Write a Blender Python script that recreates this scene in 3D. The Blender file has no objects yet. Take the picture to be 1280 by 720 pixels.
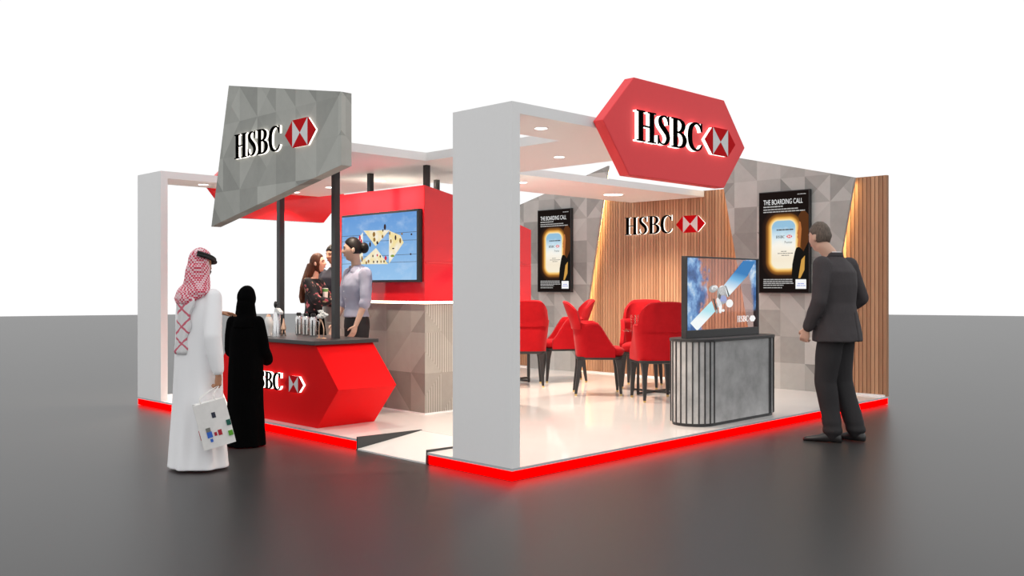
import bpy, bmesh, math, random
from math import sin, cos, pi, sqrt, exp, radians
from mathutils import Vector, Matrix, Euler, noise

random.seed(7)
C = bpy.context.scene.collection
WM = {}            # world matrix of every object built so far (by name)
ZP = 0.095         # top of the raised platform
ZB, ZT = 2.669, 2.751   # underside and top of the ceiling slab


def V(*a):
    return Vector(a)


# ------------------------------------------------------------------ materials
class NT:
    """small helper around a node tree"""
    def __init__(self, name):
        self.m = bpy.data.materials.new(name)
        self.m.use_nodes = True
        self.t = self.m.node_tree
        self.t.nodes.clear()
        self.out = self.t.nodes.new('ShaderNodeOutputMaterial')

    def node(self, kind, **kw):
        n = self.t.nodes.new(kind)
        for k, v in kw.items():
            setattr(n, k, v)
        return n

    def link(self, a, b):
        self.t.links.new(a, b)

    def put(self, sock, v):
        if isinstance(v, bpy.types.NodeSocket):
            self.t.links.new(v, sock)
        elif isinstance(v, (tuple, list)):
            sock.default_value = tuple(v) + ((1,) if len(v) == 3 and len(sock.default_value) == 4 else ())
        else:
            sock.default_value = v

    def math(self, op, a, b=0.0, c=None):
        n = self.node('ShaderNodeMath', operation=op)
        self.put(n.inputs[0], a)
        self.put(n.inputs[1], b)
        if c is not None:
            self.put(n.inputs[2], c)
        return n.outputs[0]

    def obj(self):
        tc = self.node('ShaderNodeTexCoord')
        s = self.node('ShaderNodeSeparateXYZ')
        self.link(tc.outputs['Object'], s.inputs[0])
        return tc.outputs['Object'], s.outputs[0], s.outputs[1], s.outputs[2]

    def xyz(self, x, y, z=0.0):
        n = self.node('ShaderNodeCombineXYZ')
        for i, v in enumerate((x, y, z)):
            self.put(n.inputs[i], v)
        return n.outputs[0]

    def noise(self, vec, scale, detail=3, rough=0.5):
        n = self.node('ShaderNodeTexNoise')
        self.put(n.inputs['Vector'], vec)
        n.inputs['Scale'].default_value = scale
        n.inputs['Detail'].default_value = detail
        n.inputs['Roughness'].default_value = rough
        return n.outputs[0]

    def white(self, vec):
        n = self.node('ShaderNodeTexWhiteNoise', noise_dimensions='3D')
        self.put(n.inputs['Vector'], vec)
        return n.outputs['Value']

    def ramp(self, fac, stops, interp='LINEAR'):
        n = self.node('ShaderNodeValToRGB')
        cr = n.color_ramp
        cr.interpolation = interp
        while len(cr.elements) < len(stops):
            cr.elements.new(0.5)
        for e, (p, c) in zip(cr.elements, stops):
            e.position = p
            e.color = tuple(c) + (1,)
        self.put(n.inputs[0], fac)
        return n.outputs[0]

    def mix(self, fac, a, b, blend='MIX'):
        n = self.node('ShaderNodeMix', data_type='RGBA', blend_type=blend)
        self.put(n.inputs[0], fac)
        self.put(n.inputs[6], a)
        self.put(n.inputs[7], b)
        return n.outputs[2]

    def bsdf(self, color, rough=0.5, metal=0.0, spec=0.5, coat=0.0, sheen=0.0, bump=None, bump_d=0.01, emit=None, es=0.0, trans=0.0):
        p = self.node('ShaderNodeBsdfPrincipled')
        self.put(p.inputs['Base Color'], color)
        self.put(p.inputs['Roughness'], rough)
        self.put(p.inputs['Metallic'], metal)
        p.inputs['Specular IOR Level'].default_value = spec
        p.inputs['Coat Weight'].default_value = coat
        p.inputs['Coat Roughness'].default_value = 0.05
        p.inputs['Sheen Weight'].default_value = sheen
        p.inputs['Transmission Weight'].default_value = trans
        if emit is not None:
            self.put(p.inputs['Emission Color'], emit)
            p.inputs['Emission Strength'].default_value = es
        if bump is not None:
            b = self.node('ShaderNodeBump')
            b.inputs['Strength'].default_value = 0.5
            b.inputs['Distance'].default_value = bump_d
            self.put(b.inputs['Height'], bump)
            self.link(b.outputs[0], p.inputs['Normal'])
        self.link(p.outputs[0], self.out.inputs[0])
        return self.m

    def emission(self, color, s=1.0):
        e = self.node('ShaderNodeEmission')
        self.put(e.inputs[0], color)
        self.put(e.inputs[1], s)
        self.link(e.outputs[0], self.out.inputs[0])
        return self.m


def flat(name, col, rough=0.5, metal=0.0, var=0.06, scale=30, **kw):
    """a plain material with a slight procedural mottling"""
    t = NT(name)
    o, x, y, z = t.obj()
    f = t.noise(o, scale, 2)
    c = t.mix(f, tuple(v * (1 - var) for v in col), tuple(min(1, v * (1 + var)) for v in col))
    return t.bsdf(c, rough, metal, **kw)


def glow(name, col, s):
    return NT(name).emission(col, s)


def tri_mat(name, cell, dark, light, tint=None, stripes=False):
    """square cells cut into triangles of slightly different concrete greys"""
    t = NT(name)
    o, x, y, z = t.obj()
    u = t.math('DIVIDE', t.math('ADD', x, y), cell)
    v = t.math('DIVIDE', z, cell)
    fu, fv = t.math('FLOOR', u), t.math('FLOOR', v)
    ru, rv = t.math('FRACT', u), t.math('FRACT', v)
    r1 = t.white(t.xyz(fu, fv, 3.7))
    d1 = t.math('GREATER_THAN', ru, rv)
    d2 = t.math('GREATER_THAN', t.math('ADD', ru, rv), 1.0)
    pick = t.math('GREATER_THAN', r1, 0.5)
    both = t.math('GREATER_THAN', t.math('ABSOLUTE', t.math('SUBTRACT', r1, 0.5)), 0.36)
    a = t.math('MULTIPLY', d1, t.math('MAXIMUM', pick, both))
    b = t.math('MULTIPLY', d2, t.math('MAXIMUM', t.math('SUBTRACT', 1.0, pick), both))
    tid = t.white(t.xyz(t.math('ADD', fu, t.math('MULTIPLY', a, 0.37)), t.math('ADD', fv, t.math('MULTIPLY', b, 0.53)), 1.3))
    n1 = t.noise(o, 6, 5, 0.65)
    val = t.math('ADD', t.math('MULTIPLY', tid, 0.75), t.math('MULTIPLY', n1, 0.35))
    col = t.ramp(val, [(0.1, dark), (0.95, light)])
    if stripes:
        st = t.math('GREATER_THAN', t.math('FRACT', t.math('MULTIPLY', t.math('ADD', x, y), 32.0)), 0.5)
        on = t.math('MULTIPLY', st, t.math('GREATER_THAN', tid, 0.45))
        col = t.mix(t.math('MULTIPLY', on, 0.55), col, tuple(c * 0.45 for c in dark))
    return t.bsdf(col, 0.75, bump=val, bump_d=0.006)


M = {}
M['white'] = flat('white_lacquer', (0.89, 0.89, 0.89), 0.45, var=0.01)
t = NT('white_gloss_floor'); o, x, y, z = t.obj()
M['deck'] = t.bsdf(t.mix(t.noise(o, 3, 3), (0.83, 0.80, 0.78), (0.88, 0.85, 0.83)), 0.07, spec=0.6)
M['lip'] = flat('grey_edge', (0.55, 0.56, 0.58), 0.4)
M['red_led'] = glow('red_led', (1.0, 0.0, 0.0), 4.0)
M['warm_led'] = glow('warm_led', (1.0, 0.64, 0.30), 14.0)
M['cove_led'] = glow('cove_led', (1.0, 0.86, 0.62), 6.0)
M['white_glow'] = glow('white_letter_glow', (1.0, 0.93, 0.85), 2.2)
M['lamp'] = glow('lamp_disc', (1.0, 0.95, 0.88), 6.0)
M['red_gloss'] = flat('red_gloss', (0.90, 0.016, 0.024), 0.10, var=0.02, spec=0.5)
M['red_satin'] = flat('red_satin', (0.95, 0.055, 0.065), 0.55, var=0.02, spec=0.4)
M['red_counter'] = flat('red_counter', (0.84, 0.008, 0.010), 0.25, var=0.02, spec=0.04)
M['black'] = flat('black_metal', (0.022, 0.022, 0.023), 0.45)
M['black_matte'] = flat('black_matte', (0.012, 0.012, 0.012), 0.7)
M['char'] = flat('charcoal_metal', (0.035, 0.035, 0.036), 0.4)
M['letter'] = flat('letter_black', (0.003, 0.003, 0.003), 0.8, spec=0.0)
M['emb_red'] = flat('emblem_red', (0.60, 0.003, 0.008), 0.6, spec=0.05)
M['emb_white'] = flat('emblem_white', (0.76, 0.76, 0.78), 0.5)
M['tri'] = tri_mat('triangle_concrete', 0.34, (0.25, 0.250, 0.236), (0.57, 0.565, 0.54))
M['tri_sign'] = tri_mat('triangle_concrete_sign', 0.34, (0.27, 0.275, 0.255), (0.53, 0.54, 0.50))
M['tri_box'] = tri_mat('triangle_cladding', 0.42, (0.20, 0.175, 0.155), (0.42, 0.385, 0.345))
M['tri_stripe'] = tri_mat('triangle_cladding_perforated', 0.42, (0.30, 0.27, 0.24), (0.56, 0.52, 0.46), stripes=True)
t = NT('wood_slats'); o, x, y, z = t.obj()
slat = t.math('FLOOR', t.math('DIVIDE', y, 0.05))
g = t.noise(t.xyz(t.math('MULTIPLY', y, 40), t.math('MULTIPLY', z, 1.5), t.math('MULTIPLY', slat, 3.1)), 2.5, 4)
v1 = t.math('ADD', t.math('MULTIPLY', t.white(t.xyz(slat, 2.0, 5.0)), 0.6), t.math('MULTIPLY', g, 0.5))
M['wood'] = t.bsdf(t.ramp(v1, [(0.1, (0.34, 0.165, 0.085)), (0.5, (0.46, 0.245, 0.135)), (0.95, (0.60, 0.345, 0.20))]), 0.5)
M['wood_back'] = flat('wood_backing', (0.40, 0.21, 0.115), 0.7)
t = NT('grey_carpet_floor'); o, x, y, z = t.obj()
M['ground'] = t.bsdf(t.mix(t.noise(o, 0.8, 4), (0.036, 0.036, 0.036), (0.040, 0.0395, 0.039)), 0.36, spec=0.25)
t = NT('concrete'); o, x, y, z = t.obj()
M['concrete'] = t.bsdf(t.ramp(t.noise(o, 4.5, 6, 0.62), [(0.3, (0.33, 0.33, 0.33)), (0.52, (0.47, 0.47, 0.47)), (0.75, (0.60, 0.60, 0.595))]), 0.6)
t = NT('red_velvet'); o, x, y, z = t.obj()
M['velvet'] = t.bsdf(t.mix(t.noise(o, 9, 5, 0.7), (0.33, 0.004, 0.008), (0.52, 0.010, 0.016)), 0.85, sheen=0.06, spec=0.1)
M['steel'] = flat('steel', (0.75, 0.75, 0.75), 0.22, 1.0)
M['copper'] = flat('copper', (0.85, 0.55, 0.38), 0.28, 1.0)
M['brass'] = flat('brass', (0.7, 0.5, 0.2), 0.3, 1.0)
M['paper'] = flat('white_paper', (0.85, 0.84, 0.82), 0.8)
t = NT('clear_glass')
g1 = t.node('ShaderNodeBsdfGlass'); g1.inputs['Roughness'].default_value = 0.0; g1.inputs['IOR'].default_value = 1.2
t1 = t.node('ShaderNodeBsdfTransparent'); t1.inputs[0].default_value = (0.96, 0.97, 0.97, 1)
mx = t.node('ShaderNodeMixShader'); mx.inputs[0].default_value = 0.45
t.link(t1.outputs[0], mx.inputs[1]); t.link(g1.outputs[0], mx.inputs[2]); t.link(mx.outputs[0], t.out.inputs[0])
M['glass'] = t.m
# people
M['skin'] = flat('skin', (0.56, 0.31, 0.21), 0.5, var=0.05, scale=12)
M['skin_fair'] = flat('skin_fair', (0.66, 0.41, 0.30), 0.5, var=0.05, scale=12)
M['skin_tan'] = flat('skin_tan', (0.42, 0.20, 0.11), 0.5, var=0.06, scale=12)
M['lips'] = flat('lips', (0.42, 0.13, 0.11), 0.45)
M['eye'] = flat('eye_dark', (0.02, 0.015, 0.012), 0.2)
M['hair_black'] = flat('hair_black', (0.010, 0.007, 0.006), 0.5, var=0.4, scale=60, spec=0.25)
t = NT('hair_brown'); o, x, y, z = t.obj()
M['hair_brown'] = t.bsdf(t.mix(t.noise(t.xyz(t.math('MULTIPLY', x, 30), t.math('MULTIPLY', y, 30), t.math('MULTIPLY', z, 3)), 3, 3), (0.022, 0.008, 0.005), (0.12, 0.042, 0.019)), 0.55, spec=0.25)
t = NT('hair_grey'); o, x, y, z = t.obj()
M['hair_grey'] = t.bsdf(t.mix(t.noise(t.xyz(t.math('MULTIPLY', x, 20), t.math('MULTIPLY', y, 20), t.math('MULTIPLY', z, 6)), 4, 4), (0.040, 0.030, 0.024), (0.24, 0.19, 0.155)), 0.65, spec=0.25)
M['suit'] = flat('suit_cloth', (0.062, 0.055, 0.058), 0.8, var=0.25, scale=200, spec=0.25)
M['suit_dark'] = flat('trouser_cloth', (0.030, 0.028, 0.030), 0.75, var=0.2, scale=200, spec=0.25)
M['shoe'] = flat('shoe_leather', (0.022, 0.021, 0.022), 0.35)
M['robe'] = flat('white_robe', (0.93, 0.93, 0.945), 0.8, var=0.01, scale=4, spec=0.2)
M['abaya'] = flat('black_cloth', (0.002, 0.002, 0.0022), 0.9, var=0.3, scale=8, spec=0.03)
M['shirt'] = flat('lavender_shirt', (0.43, 0.43, 0.54), 0.7, var=0.06, scale=9, spec=0.25)
M['navy'] = flat('navy_cloth', (0.016, 0.018, 0.032), 0.8, var=0.2)
M['grey_cloth'] = flat('pale_grey_cloth', (0.40, 0.39, 0.38), 0.8, var=0.08)
M['collar'] = flat('collar_white', (0.78, 0.76, 0.76), 0.7, var=0.02)
t = NT('red_white_check'); o, x, y, z = t.obj()
k = t.node('ShaderNodeTexChecker'); t.link(o, k.inputs[0]); k.inputs['Scale'].default_value = 66
k.inputs[1].default_value = (0.62, 0.055, 0.105, 1); k.inputs[2].default_value = (0.84, 0.60, 0.64, 1)
wn = t.math('GREATER_THAN', t.noise(o, 7, 2), 0.60)
M['check'] = t.bsdf(t.mix(t.math('MULTIPLY', wn, 0.5), k.outputs[0], (0.86, 0.74, 0.76)), 0.85, spec=0.15)
t = NT('scarf_tail'); o, x, y, z = t.obj()
zz = t.math('ADD', t.math('MULTIPLY', z, 7.5), t.math('MULTIPLY', t.noise(o, 9, 2), 0.35))
tri = t.math('ABSOLUTE', t.math('SUBTRACT', t.math('FRACT', zz), 0.5))
yy = t.math('MULTIPLY', t.math('ADD', x, 0.035), 6.0)
ln = t.math('LESS_THAN', t.math('ABSOLUTE', t.math('SUBTRACT', t.math('ABSOLUTE', yy), tri)), 0.075)
M['tail'] = t.bsdf(t.mix(t.math('MULTIPLY', ln, 0.85), (0.80, 0.79, 0.80), (0.66, 0.05, 0.12)), 0.85, spec=0.15)
t = NT('floral_blouse'); o, x, y, z = t.obj()
n1 = t.noise(o, 17, 2, 0.4); n2 = t.noise(t.xyz(y, z, x), 26, 2)
spots = t.ramp(n1, [(0.59, (0, 0, 0)), (0.63, (1, 1, 1))])
fc = t.ramp(n2, [(0.40, (0.26, 0.035, 0.06)), (0.5, (0.36, 0.13, 0.15)), (0.6, (0.20, 0.17, 0.09))])
M['floral'] = t.bsdf(t.mix(spots, (0.010, 0.010, 0.013), fc), 0.75, spec=0.2)
M['mustard'] = flat('pale_leaf', (0.88, 0.87, 0.84), 0.7)
M['green_cup'] = flat('green_print', (0.12, 0.38, 0.10), 0.5)


# ------------------------------------------------------------------ mesh builder
class MB:
    def __init__(self):
        self.bm = bmesh.new()

    def face(self, vs, mi=0):
        try:
            f = self.bm.faces.new(vs)
            f.material_index = mi
            return f
        except ValueError:
            return None

    def box(self, lo, hi, mi=0, mtx=None):
        co = [V(x, y, z) for z in (lo[2], hi[2]) for y in (lo[1], hi[1]) for x in (lo[0], hi[0])]
        if mtx:
            co = [mtx @ c for c in co]
        v = [self.bm.verts.new(c) for c in co]
        for q in ((0, 2, 3, 1), (4, 5, 7, 6), (0, 1, 5, 4), (1, 3, 7, 5), (3, 2, 6, 7), (2, 0, 4, 6)):
            self.face([v[i] for i in q], mi)
        return self

    def prism(self, poly, O, ax, ay, n, d0, d1, mi=0, side=None):
        O, ax, ay, n = Vector(O), Vector(ax), Vector(ay), Vector(n)
        a = [self.bm.verts.new(O + ax * p[0] + ay * p[1] + n * d0) for p in poly]
        b = [self.bm.verts.new(O + ax * p[0] + ay * p[1] + n * d1) for p in poly]
        self.face(list(reversed(a)), mi if side is None else side)
        self.face(b, mi)
        k = len(poly)
        for i in range(k):
            self.face([a[i], a[(i + 1) % k], b[(i + 1) % k], b[i]], mi if side is None else side)
        return self

    def rings(self, rings, mi=0, cap=True, closed=True):
        """rings: lists of points with equal length; skinned in order"""
        vs = [[self.bm.verts.new(p) for p in r] for r in rings]
        k = len(vs[0])
        for a, b in zip(vs, vs[1:]):
            for i in range(k if closed else k - 1):
                j = (i + 1) % k
                self.face([a[i], a[j], b[j], b[i]], mi)
        if cap and closed:
            self.face(list(reversed(vs[0])), mi)
            self.face(vs[-1], mi)
        return self

    def loft(self, secs, n=28, mi=0, fold=None):
        """horizontal ellipses: (z, cx, cy, rx, ry)"""
        rs = []
        for z, cx, cy, rx, ry in secs:
            r = []
            for i in range(n):
                a = 2 * pi * i / n
                f = 1.0 if fold is None else fold(a, z)
                r.append(V(cx + rx * f * cos(a), cy + ry * f * sin(a), z))
            rs.append(r)
        return self.rings(rs, mi)

    def cone(self, p0, r0, p1, r1, n=14, mi=0, ends=True):
        p0, p1 = Vector(p0), Vector(p1)
        d = (p1 - p0)
        if d.length < 1e-6:
            return self
        d.normalize()
        s = d.cross(V(0, 0, 1) if abs(d.z) < 0.9 else V(1, 0, 0)).normalized()
        q = d.cross(s)
        rs = [[p + (s * cos(2 * pi * i / n) + q * sin(2 * pi * i / n)) * r for i in range(n)] for p, r in ((p0, r0), (p1, r1))]
        return self.rings(rs, mi, cap=ends)

    def ball(self, c, r, mi=0, rot=None, seg=14):
        if not isinstance(r, (tuple, list)):
            r = (r, r, r)
        m = Matrix.Translation(Vector(c)) @ (rot.to_4x4() if rot is not None else Matrix.Identity(4)) @ Matrix.Diagonal((r[0], r[1], r[2], 1))
        g = bmesh.ops.create_uvsphere(self.bm, u_segments=seg, v_segments=max(6, seg * 2 // 3), radius=1, matrix=m)
        if mi:
            for v in g['verts']:
                for f in v.link_faces:
                    f.material_index = mi
        return self

    def limb(self, pts, radii, n=14, mi=0):
        for i in range(len(pts) - 1):
            self.cone(pts[i], radii[i], pts[i + 1], radii[i + 1], n, mi)
        for p, r in zip(pts, radii):
            self.ball(p, r * 0.995, mi)
        return self

    def tube(self, pts, r, n=10, mi=0):
        pts = [Vector(p) for p in pts]
        rs = []
        prev = None
        for i, p in enumerate(pts):
            d = (pts[min(i + 1, len(pts) - 1)] - pts[max(i - 1, 0)]).normalized()
            s = d.cross(prev) if prev is not None and d.cross(prev).length > 1e-3 else d.cross(V(0, 0, 1) if abs(d.z) < 0.9 else V(1, 0, 0))
            s.normalize()
            q = s.cross(d)
            prev = q if prev is None or True else prev
            prev = q
            rr = r[i] if isinstance(r, (list, tuple)) else r
            rs.append([p + (s * cos(2 * pi * k / n) + q * sin(2 * pi * k / n)) * rr for k in range(n)])
        return self.rings(rs, mi)

    def lathe(self, prof, c=(0, 0, 0), n=24, mi=0):
        rs = [[V(c[0] + r * cos(2 * pi * i / n), c[1] + r * sin(2 * pi * i / n), c[2] + z) for i in range(n)] for r, z in prof]
        return self.rings(rs, mi)

    def cells(self, xs, ys, filled, z0, z1, mi=0, side=None):
        """rectilinear slab with holes out of a grid of cells"""
        nx, ny = len(xs) - 1, len(ys) - 1
        vt = {}
        def vert(i, j, z):
            if (i, j, z) not in vt:
                vt[(i, j, z)] = self.bm.verts.new(V(xs[i], ys[j], z))
            return vt[(i, j, z)]
        f = lambda i, j: 0 <= i < nx and 0 <= j < ny and filled(0.5 * (xs[i] + xs[i + 1]), 0.5 * (ys[j] + ys[j + 1]))
        sm = mi if side is None else side
        for i in range(nx):
            for j in range(ny):
                if not f(i, j):
                    continue
                self.face([vert(i, j, z1), vert(i + 1, j, z1), vert(i + 1, j + 1, z1), vert(i, j + 1, z1)], mi)
                self.face([vert(i, j, z0), vert(i, j + 1, z0), vert(i + 1, j + 1, z0), vert(i + 1, j, z0)], mi)
                for (di, dj, e) in ((-1, 0, ((i, j + 1), (i, j))), (1, 0, ((i + 1, j), (i + 1, j + 1))), (0, -1, ((i, j), (i + 1, j))), (0, 1, ((i + 1, j + 1), (i, j + 1)))):
                    if not f(i + di, j + dj):
                        (a, b) = e
                        self.face([vert(*a, z0), vert(*b, z0), vert(*b, z1), vert(*a, z1)], sm)
        return self

    def build(self, name, mats, parent=None, loc=None, smooth=None, bevel=0.0, voxel=0.0, relax=2, fn=None, fix=True):
        bm = self.bm
        if fix:
            bmesh.ops.recalc_face_normals(bm, faces=bm.faces)
        me = bpy.data.meshes.new(name)
        bm.to_mesh(me)
        bm.free()
        if not isinstance(mats, (list, tuple)):
            mats = [mats]
        for m in mats:
            me.materials.append(m)
        if voxel or bevel:
            tmp = bpy.data.objects.new('tmp', me)
            C.objects.link(tmp)
            if voxel:
                md = tmp.modifiers.new('r', 'REMESH')
                md.mode = 'VOXEL'
                md.voxel_size = voxel
                ms = tmp.modifiers.new('s', 'SMOOTH')
                ms.factor = 0.5
                ms.iterations = relax
            if bevel:
                mb = tmp.modifiers.new('b', 'BEVEL')
                mb.width = bevel
                mb.segments = 2
                mb.limit_method = 'ANGLE'
            dg = bpy.context.evaluated_depsgraph_get()
            me2 = bpy.data.meshes.new_from_object(tmp.evaluated_get(dg))
            bpy.data.objects.remove(tmp)
            bpy.data.meshes.remove(me)
            me = me2
            me.name = name
        if fn is not None:
            for v in me.vertices:
                v.co = fn(v.co, v.normal)
        if len(me.materials) != len(mats):
            me.materials.clear()
            for m in mats:
                me.materials.append(m)
        if smooth is None:
            smooth = bool(voxel)
        if smooth is True:
            me.polygons.foreach_set('use_smooth', [True] * len(me.polygons))
        elif smooth:
            me.polygons.foreach_set('use_smooth', [True] * len(me.polygons))
            me.set_sharp_from_angle(angle=radians(smooth))
        ob = bpy.data.objects.new(name, me)
        C.objects.link(ob)
        if parent is not None:
            ob.parent = parent
            mw = WM[parent.name]
            me.transform(mw.inverted())
            WM[ob.name] = mw
        else:
            mw = Matrix.Translation(Vector(loc)) if loc is not None else Matrix.Identity(4)
            me.transform(mw.inverted())
            ob.matrix_world = mw
            WM[ob.name] = mw
        me.update()
        return ob


def tag(o, label=None, cat=None, group=None, kind=None):
    if label: o['label'] = label
    if cat: o['category'] = cat
    if group: o['group'] = group
    if kind: o['kind'] = kind
    return o


def thing(name, label, cat, loc=(0, 0, 0), rz=0.0, group=None):
    o = bpy.data.objects.new(name, None)
    o.empty_display_size = 0.1
    C.objects.link(o)
    o.location = loc
    o.rotation_euler = (0, 0, rz)
    WM[o.name] = Matrix.Translation(Vector(loc)) @ Matrix.Rotation(rz, 4, 'Z')
    return tag(o, label, cat, group)


def children(o):
    return [c for c in bpy.data.objects if c.parent == o]


def dup(o, loc=None, rz=None, parent=None):
    c = o.copy()
    C.objects.link(c)
    if parent is not None:
        c.parent = parent
    for ch in children(o):
        dup(ch, parent=c)
    if loc is not None:
        c.location = loc
        c.rotation_euler = (0, 0, rz or 0.0)
    return c


def smooth_path(pts, k=5):
    out = []
    n = len(pts)
    for i in range(n - 1):
        p0, p1, p2, p3 = pts[max(i - 1, 0)], pts[i], pts[i + 1], pts[min(i + 2, n - 1)]
        for j in range(k):
            s = j / k
            out.append(tuple(0.5 * ((2 * b) + (c - a) * s + (2 * a - 5 * b + 4 * c - d) * s * s + (-a + 3 * b - 3 * c + d) * s ** 3) for a, b, c, d in zip(p0, p1, p2, p3)))
    out.append(tuple(pts[-1]))
    return out


# ------------------------------------------------------------------ lettering
def strip(path):
    """(x, y, width) path -> outline quads"""
    p = smooth_path(path, 4)
    L, R = [], []
    for i, (x, y, w) in enumerate(p):
        a, b = p[max(i - 1, 0)], p[min(i + 1, len(p) - 1)]
        d = V(b[0] - a[0], b[1] - a[1])
        d = d / (d.length or 1)
        L.append((x - d.y * w / 2, y + d.x * w / 2))
        R.append((x + d.y * w / 2, y - d.x * w / 2))
    return [[R[i], R[i + 1], L[i + 1], L[i]] for i in range(len(p) - 1)]


def rect(x0, y0, x1, y1):
    return [[(x0, y0), (x1, y0), (x1, y1), (x0, y1)]]


GLYPH = {
    'H': (0.0, rect(.10, 0, .26, 1) + rect(.54, 0, .70, 1) + rect(.26, .48, .54, .535) + rect(.02, 0, .34, .045) + rect(.46, 0, .78, .045) + rect(.02, .955, .34, 1) + rect(.46, .955, .78, 1)),
    'S': (0.84, strip([(.46, .80, .03), (.40, .93, .04), (.28, .97, .05), (.15, .90, .10), (.12, .77, .13), (.18, .64, .15), (.30, .52, .16), (.42, .38, .15), (.45, .22, .13), (.37, .08, .09), (.25, .03, .05), (.12, .07, .04), (.06, .2, .03)]) + rect(.45, .70, .485, .99) + rect(.03, .01, .065, .30)),
    'B': (1.42, rect(.10, 0, .26, 1) + rect(.02, 0, .26, .045) + rect(.02, .955, .26, 1) + strip([(.22, .97, .05), (.38, .955, .07), (.50, .87, .12), (.53, .755, .15), (.48, .63, .12), (.36, .545, .06), (.22, .53, .05)]) + strip([(.22, .53, .05), (.40, .515, .06), (.54, .42, .12), (.59, .27, .16), (.53, .12, .12), (.40, .04, .07), (.22, .025, .05)])),
    'C': (2.10, strip([(.66, .72, .03), (.60, .88, .05), (.46, .965, .06), (.30, .92, .11), (.18, .77, .15), (.14, .5, .17), (.18, .22, .15), (.30, .07, .11), (.46, .03, .06), (.60, .10, .05), (.69, .24, .03)]) + rect(.645, .69, .68, .99)),
}


def lettering(mb, O, ax, ay, n, width, height, d0, d1, mi=0):
    sx = width / 2.80
    for ch in 'HSBC':
        off, polys = GLYPH[ch]
        for p in polys:
            mb.prism([((x + off) * sx, y * height) for x, y in p], O, ax, ay, n, d0, d1, mi)


def emblem(mb, O, ax, ay, n, h, d0, d1, red=0, white=1):
    """hexagon of outer red triangles and a white hourglass; O = lower left of its box, 2h wide"""
    c = (h, h / 2)
    a, b, cc, d = (h / 2, 0), (1.5 * h, 0), (1.5 * h, h), (h / 2, h)
    for tri, m in (([(0, h / 2), a, d], red), ([a, b, c], red), ([b, (2 * h, h / 2), cc], red), ([cc, d, c], red), ([a, c, d], white), ([b, cc, c], white)):
        mb.prism(tri, O, ax, ay, n, d0, d1, m)


def hexa(h, g=0.0):
    return [(-g, h / 2), (h / 2 - g / 2, -g), (1.5 * h + g / 2, -g), (2 * h + g, h / 2), (1.5 * h + g / 2, h + g), (h / 2 - g / 2, h + g)]


def lit_sign(root, O, ax, ay, n, tw, th, eoff, eh, d):
    """halo-lit letters and emblem on a face: O lower left of the letters"""
    O, ax, ay, n = Vector(O), Vector(ax), Vector(ay), Vector(n)
    mb = MB(); lettering(mb, O, ax, ay, n, tw, th, d, d + 0.010)
    le = mb.build('lettering', M['letter'], root)
    le['label'] = 'black serif capital letters'
    mb = MB(); lettering(mb, O, ax, ay, n, tw, th, 0.001, d)
    mb.build('letter_backlight', M['white_glow'], le)
    E0 = O + ax * eoff[0] + ay * eoff[1]
    mb = MB(); emblem(mb, E0, ax, ay, n, eh, d, d + 0.010)
    em = mb.build('emblem', [M['emb_red'], M['emb_white']], root)
    em['label'] = 'red and white hexagon emblem'
    mb = MB(); mb.prism(hexa(eh, -0.004), E0, ax, ay, n, 0.001, d)
    mb.build('emblem_backlight', M['white_glow'], em)


def text_mesh(name, body, size, O, ax, ay, n, mat, parent, xs=1.0, depth=0.001, align='LEFT'):
    cu = bpy.data.curves.new('txt', 'FONT')
    cu.body = body
    cu.size = size
    cu.align_x = align
    tmp = bpy.data.objects.new('txt', cu)
    C.objects.link(tmp)
    dg = bpy.context.evaluated_depsgraph_get()
    me = bpy.data.meshes.new_from_object(tmp.evaluated_get(dg))
    bpy.data.objects.remove(tmp)
    bpy.data.curves.remove(cu)
    mb = MB()
    mb.bm.from_mesh(me)
    bpy.data.meshes.remove(me)
    O, ax, ay, n = Vector(O), Vector(ax), Vector(ay), Vector(n)
    for v in mb.bm.verts:
        x, y = v.co.x * xs, v.co.y
        v.co = O + ax * x + ay * y + n * depth
    return mb.build(name, mat, parent, fix=False)
X3, Y3, Z3 = V(1, 0, 0), V(0, 1, 0), V(0, 0, 1)
NX, NY = V(-1, 0, 0), V(0, -1, 0)

# ------------------------------------------------------------------ the hall floor and the raised booth
mb = MB()
mb.rings([[V(-3.6 + 52 * cos(2 * pi * i / 160), -4.4 + 52 * sin(2 * pi * i / 160), z) for i in range(160)] for z in (-0.1, 0.0)])
tag(mb.build('floor', M['ground']), 'grey hall floor around the exhibition booth', kind='structure')

XE, YE = 6.42, 6.35
plat = thing('platform', 'raised white glossy booth floor with red lit edge', None, (0, 0, 0))
plat['kind'] = 'structure'
notch = lambda x, y: not (x < 0.7 and 0.951 < y < 1.9)
mb = MB(); mb.cells([0, 0.7, XE], [0, 0.951, 1.9, YE], notch, 0.075, ZP, 0, 1)
mb.build('deck', [M['deck'], M['lip']], plat)
mb = MB(); mb.cells([0.03, 0.67, XE - 0.03], [0.03, 0.921, 1.93, YE - 0.03], lambda x, y: not (x < 0.67 and 0.921 < y < 1.93), 0.0, 0.075)
mb.build('plinth', M['char'], plat)
mb = MB()
mb.box((0.004, 0.004, 0.006), (XE - 0.02, 0.028, 0.074))
mb.box((0.004, 0.028, 0.006), (0.028, 0.935, 0.074))
mb.box((0.004, 1.915, 0.006), (0.028, YE - 0.004, 0.074))
mb.box((XE - 0.028, 0.028, 0.006), (XE - 0.004, YE - 0.004, 0.074))
mb.box((0.028, YE - 0.028, 0.006), (XE - 0.028, YE - 0.004, 0.074))
mb.build('led_strip', M['red_led'], plat)

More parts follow.
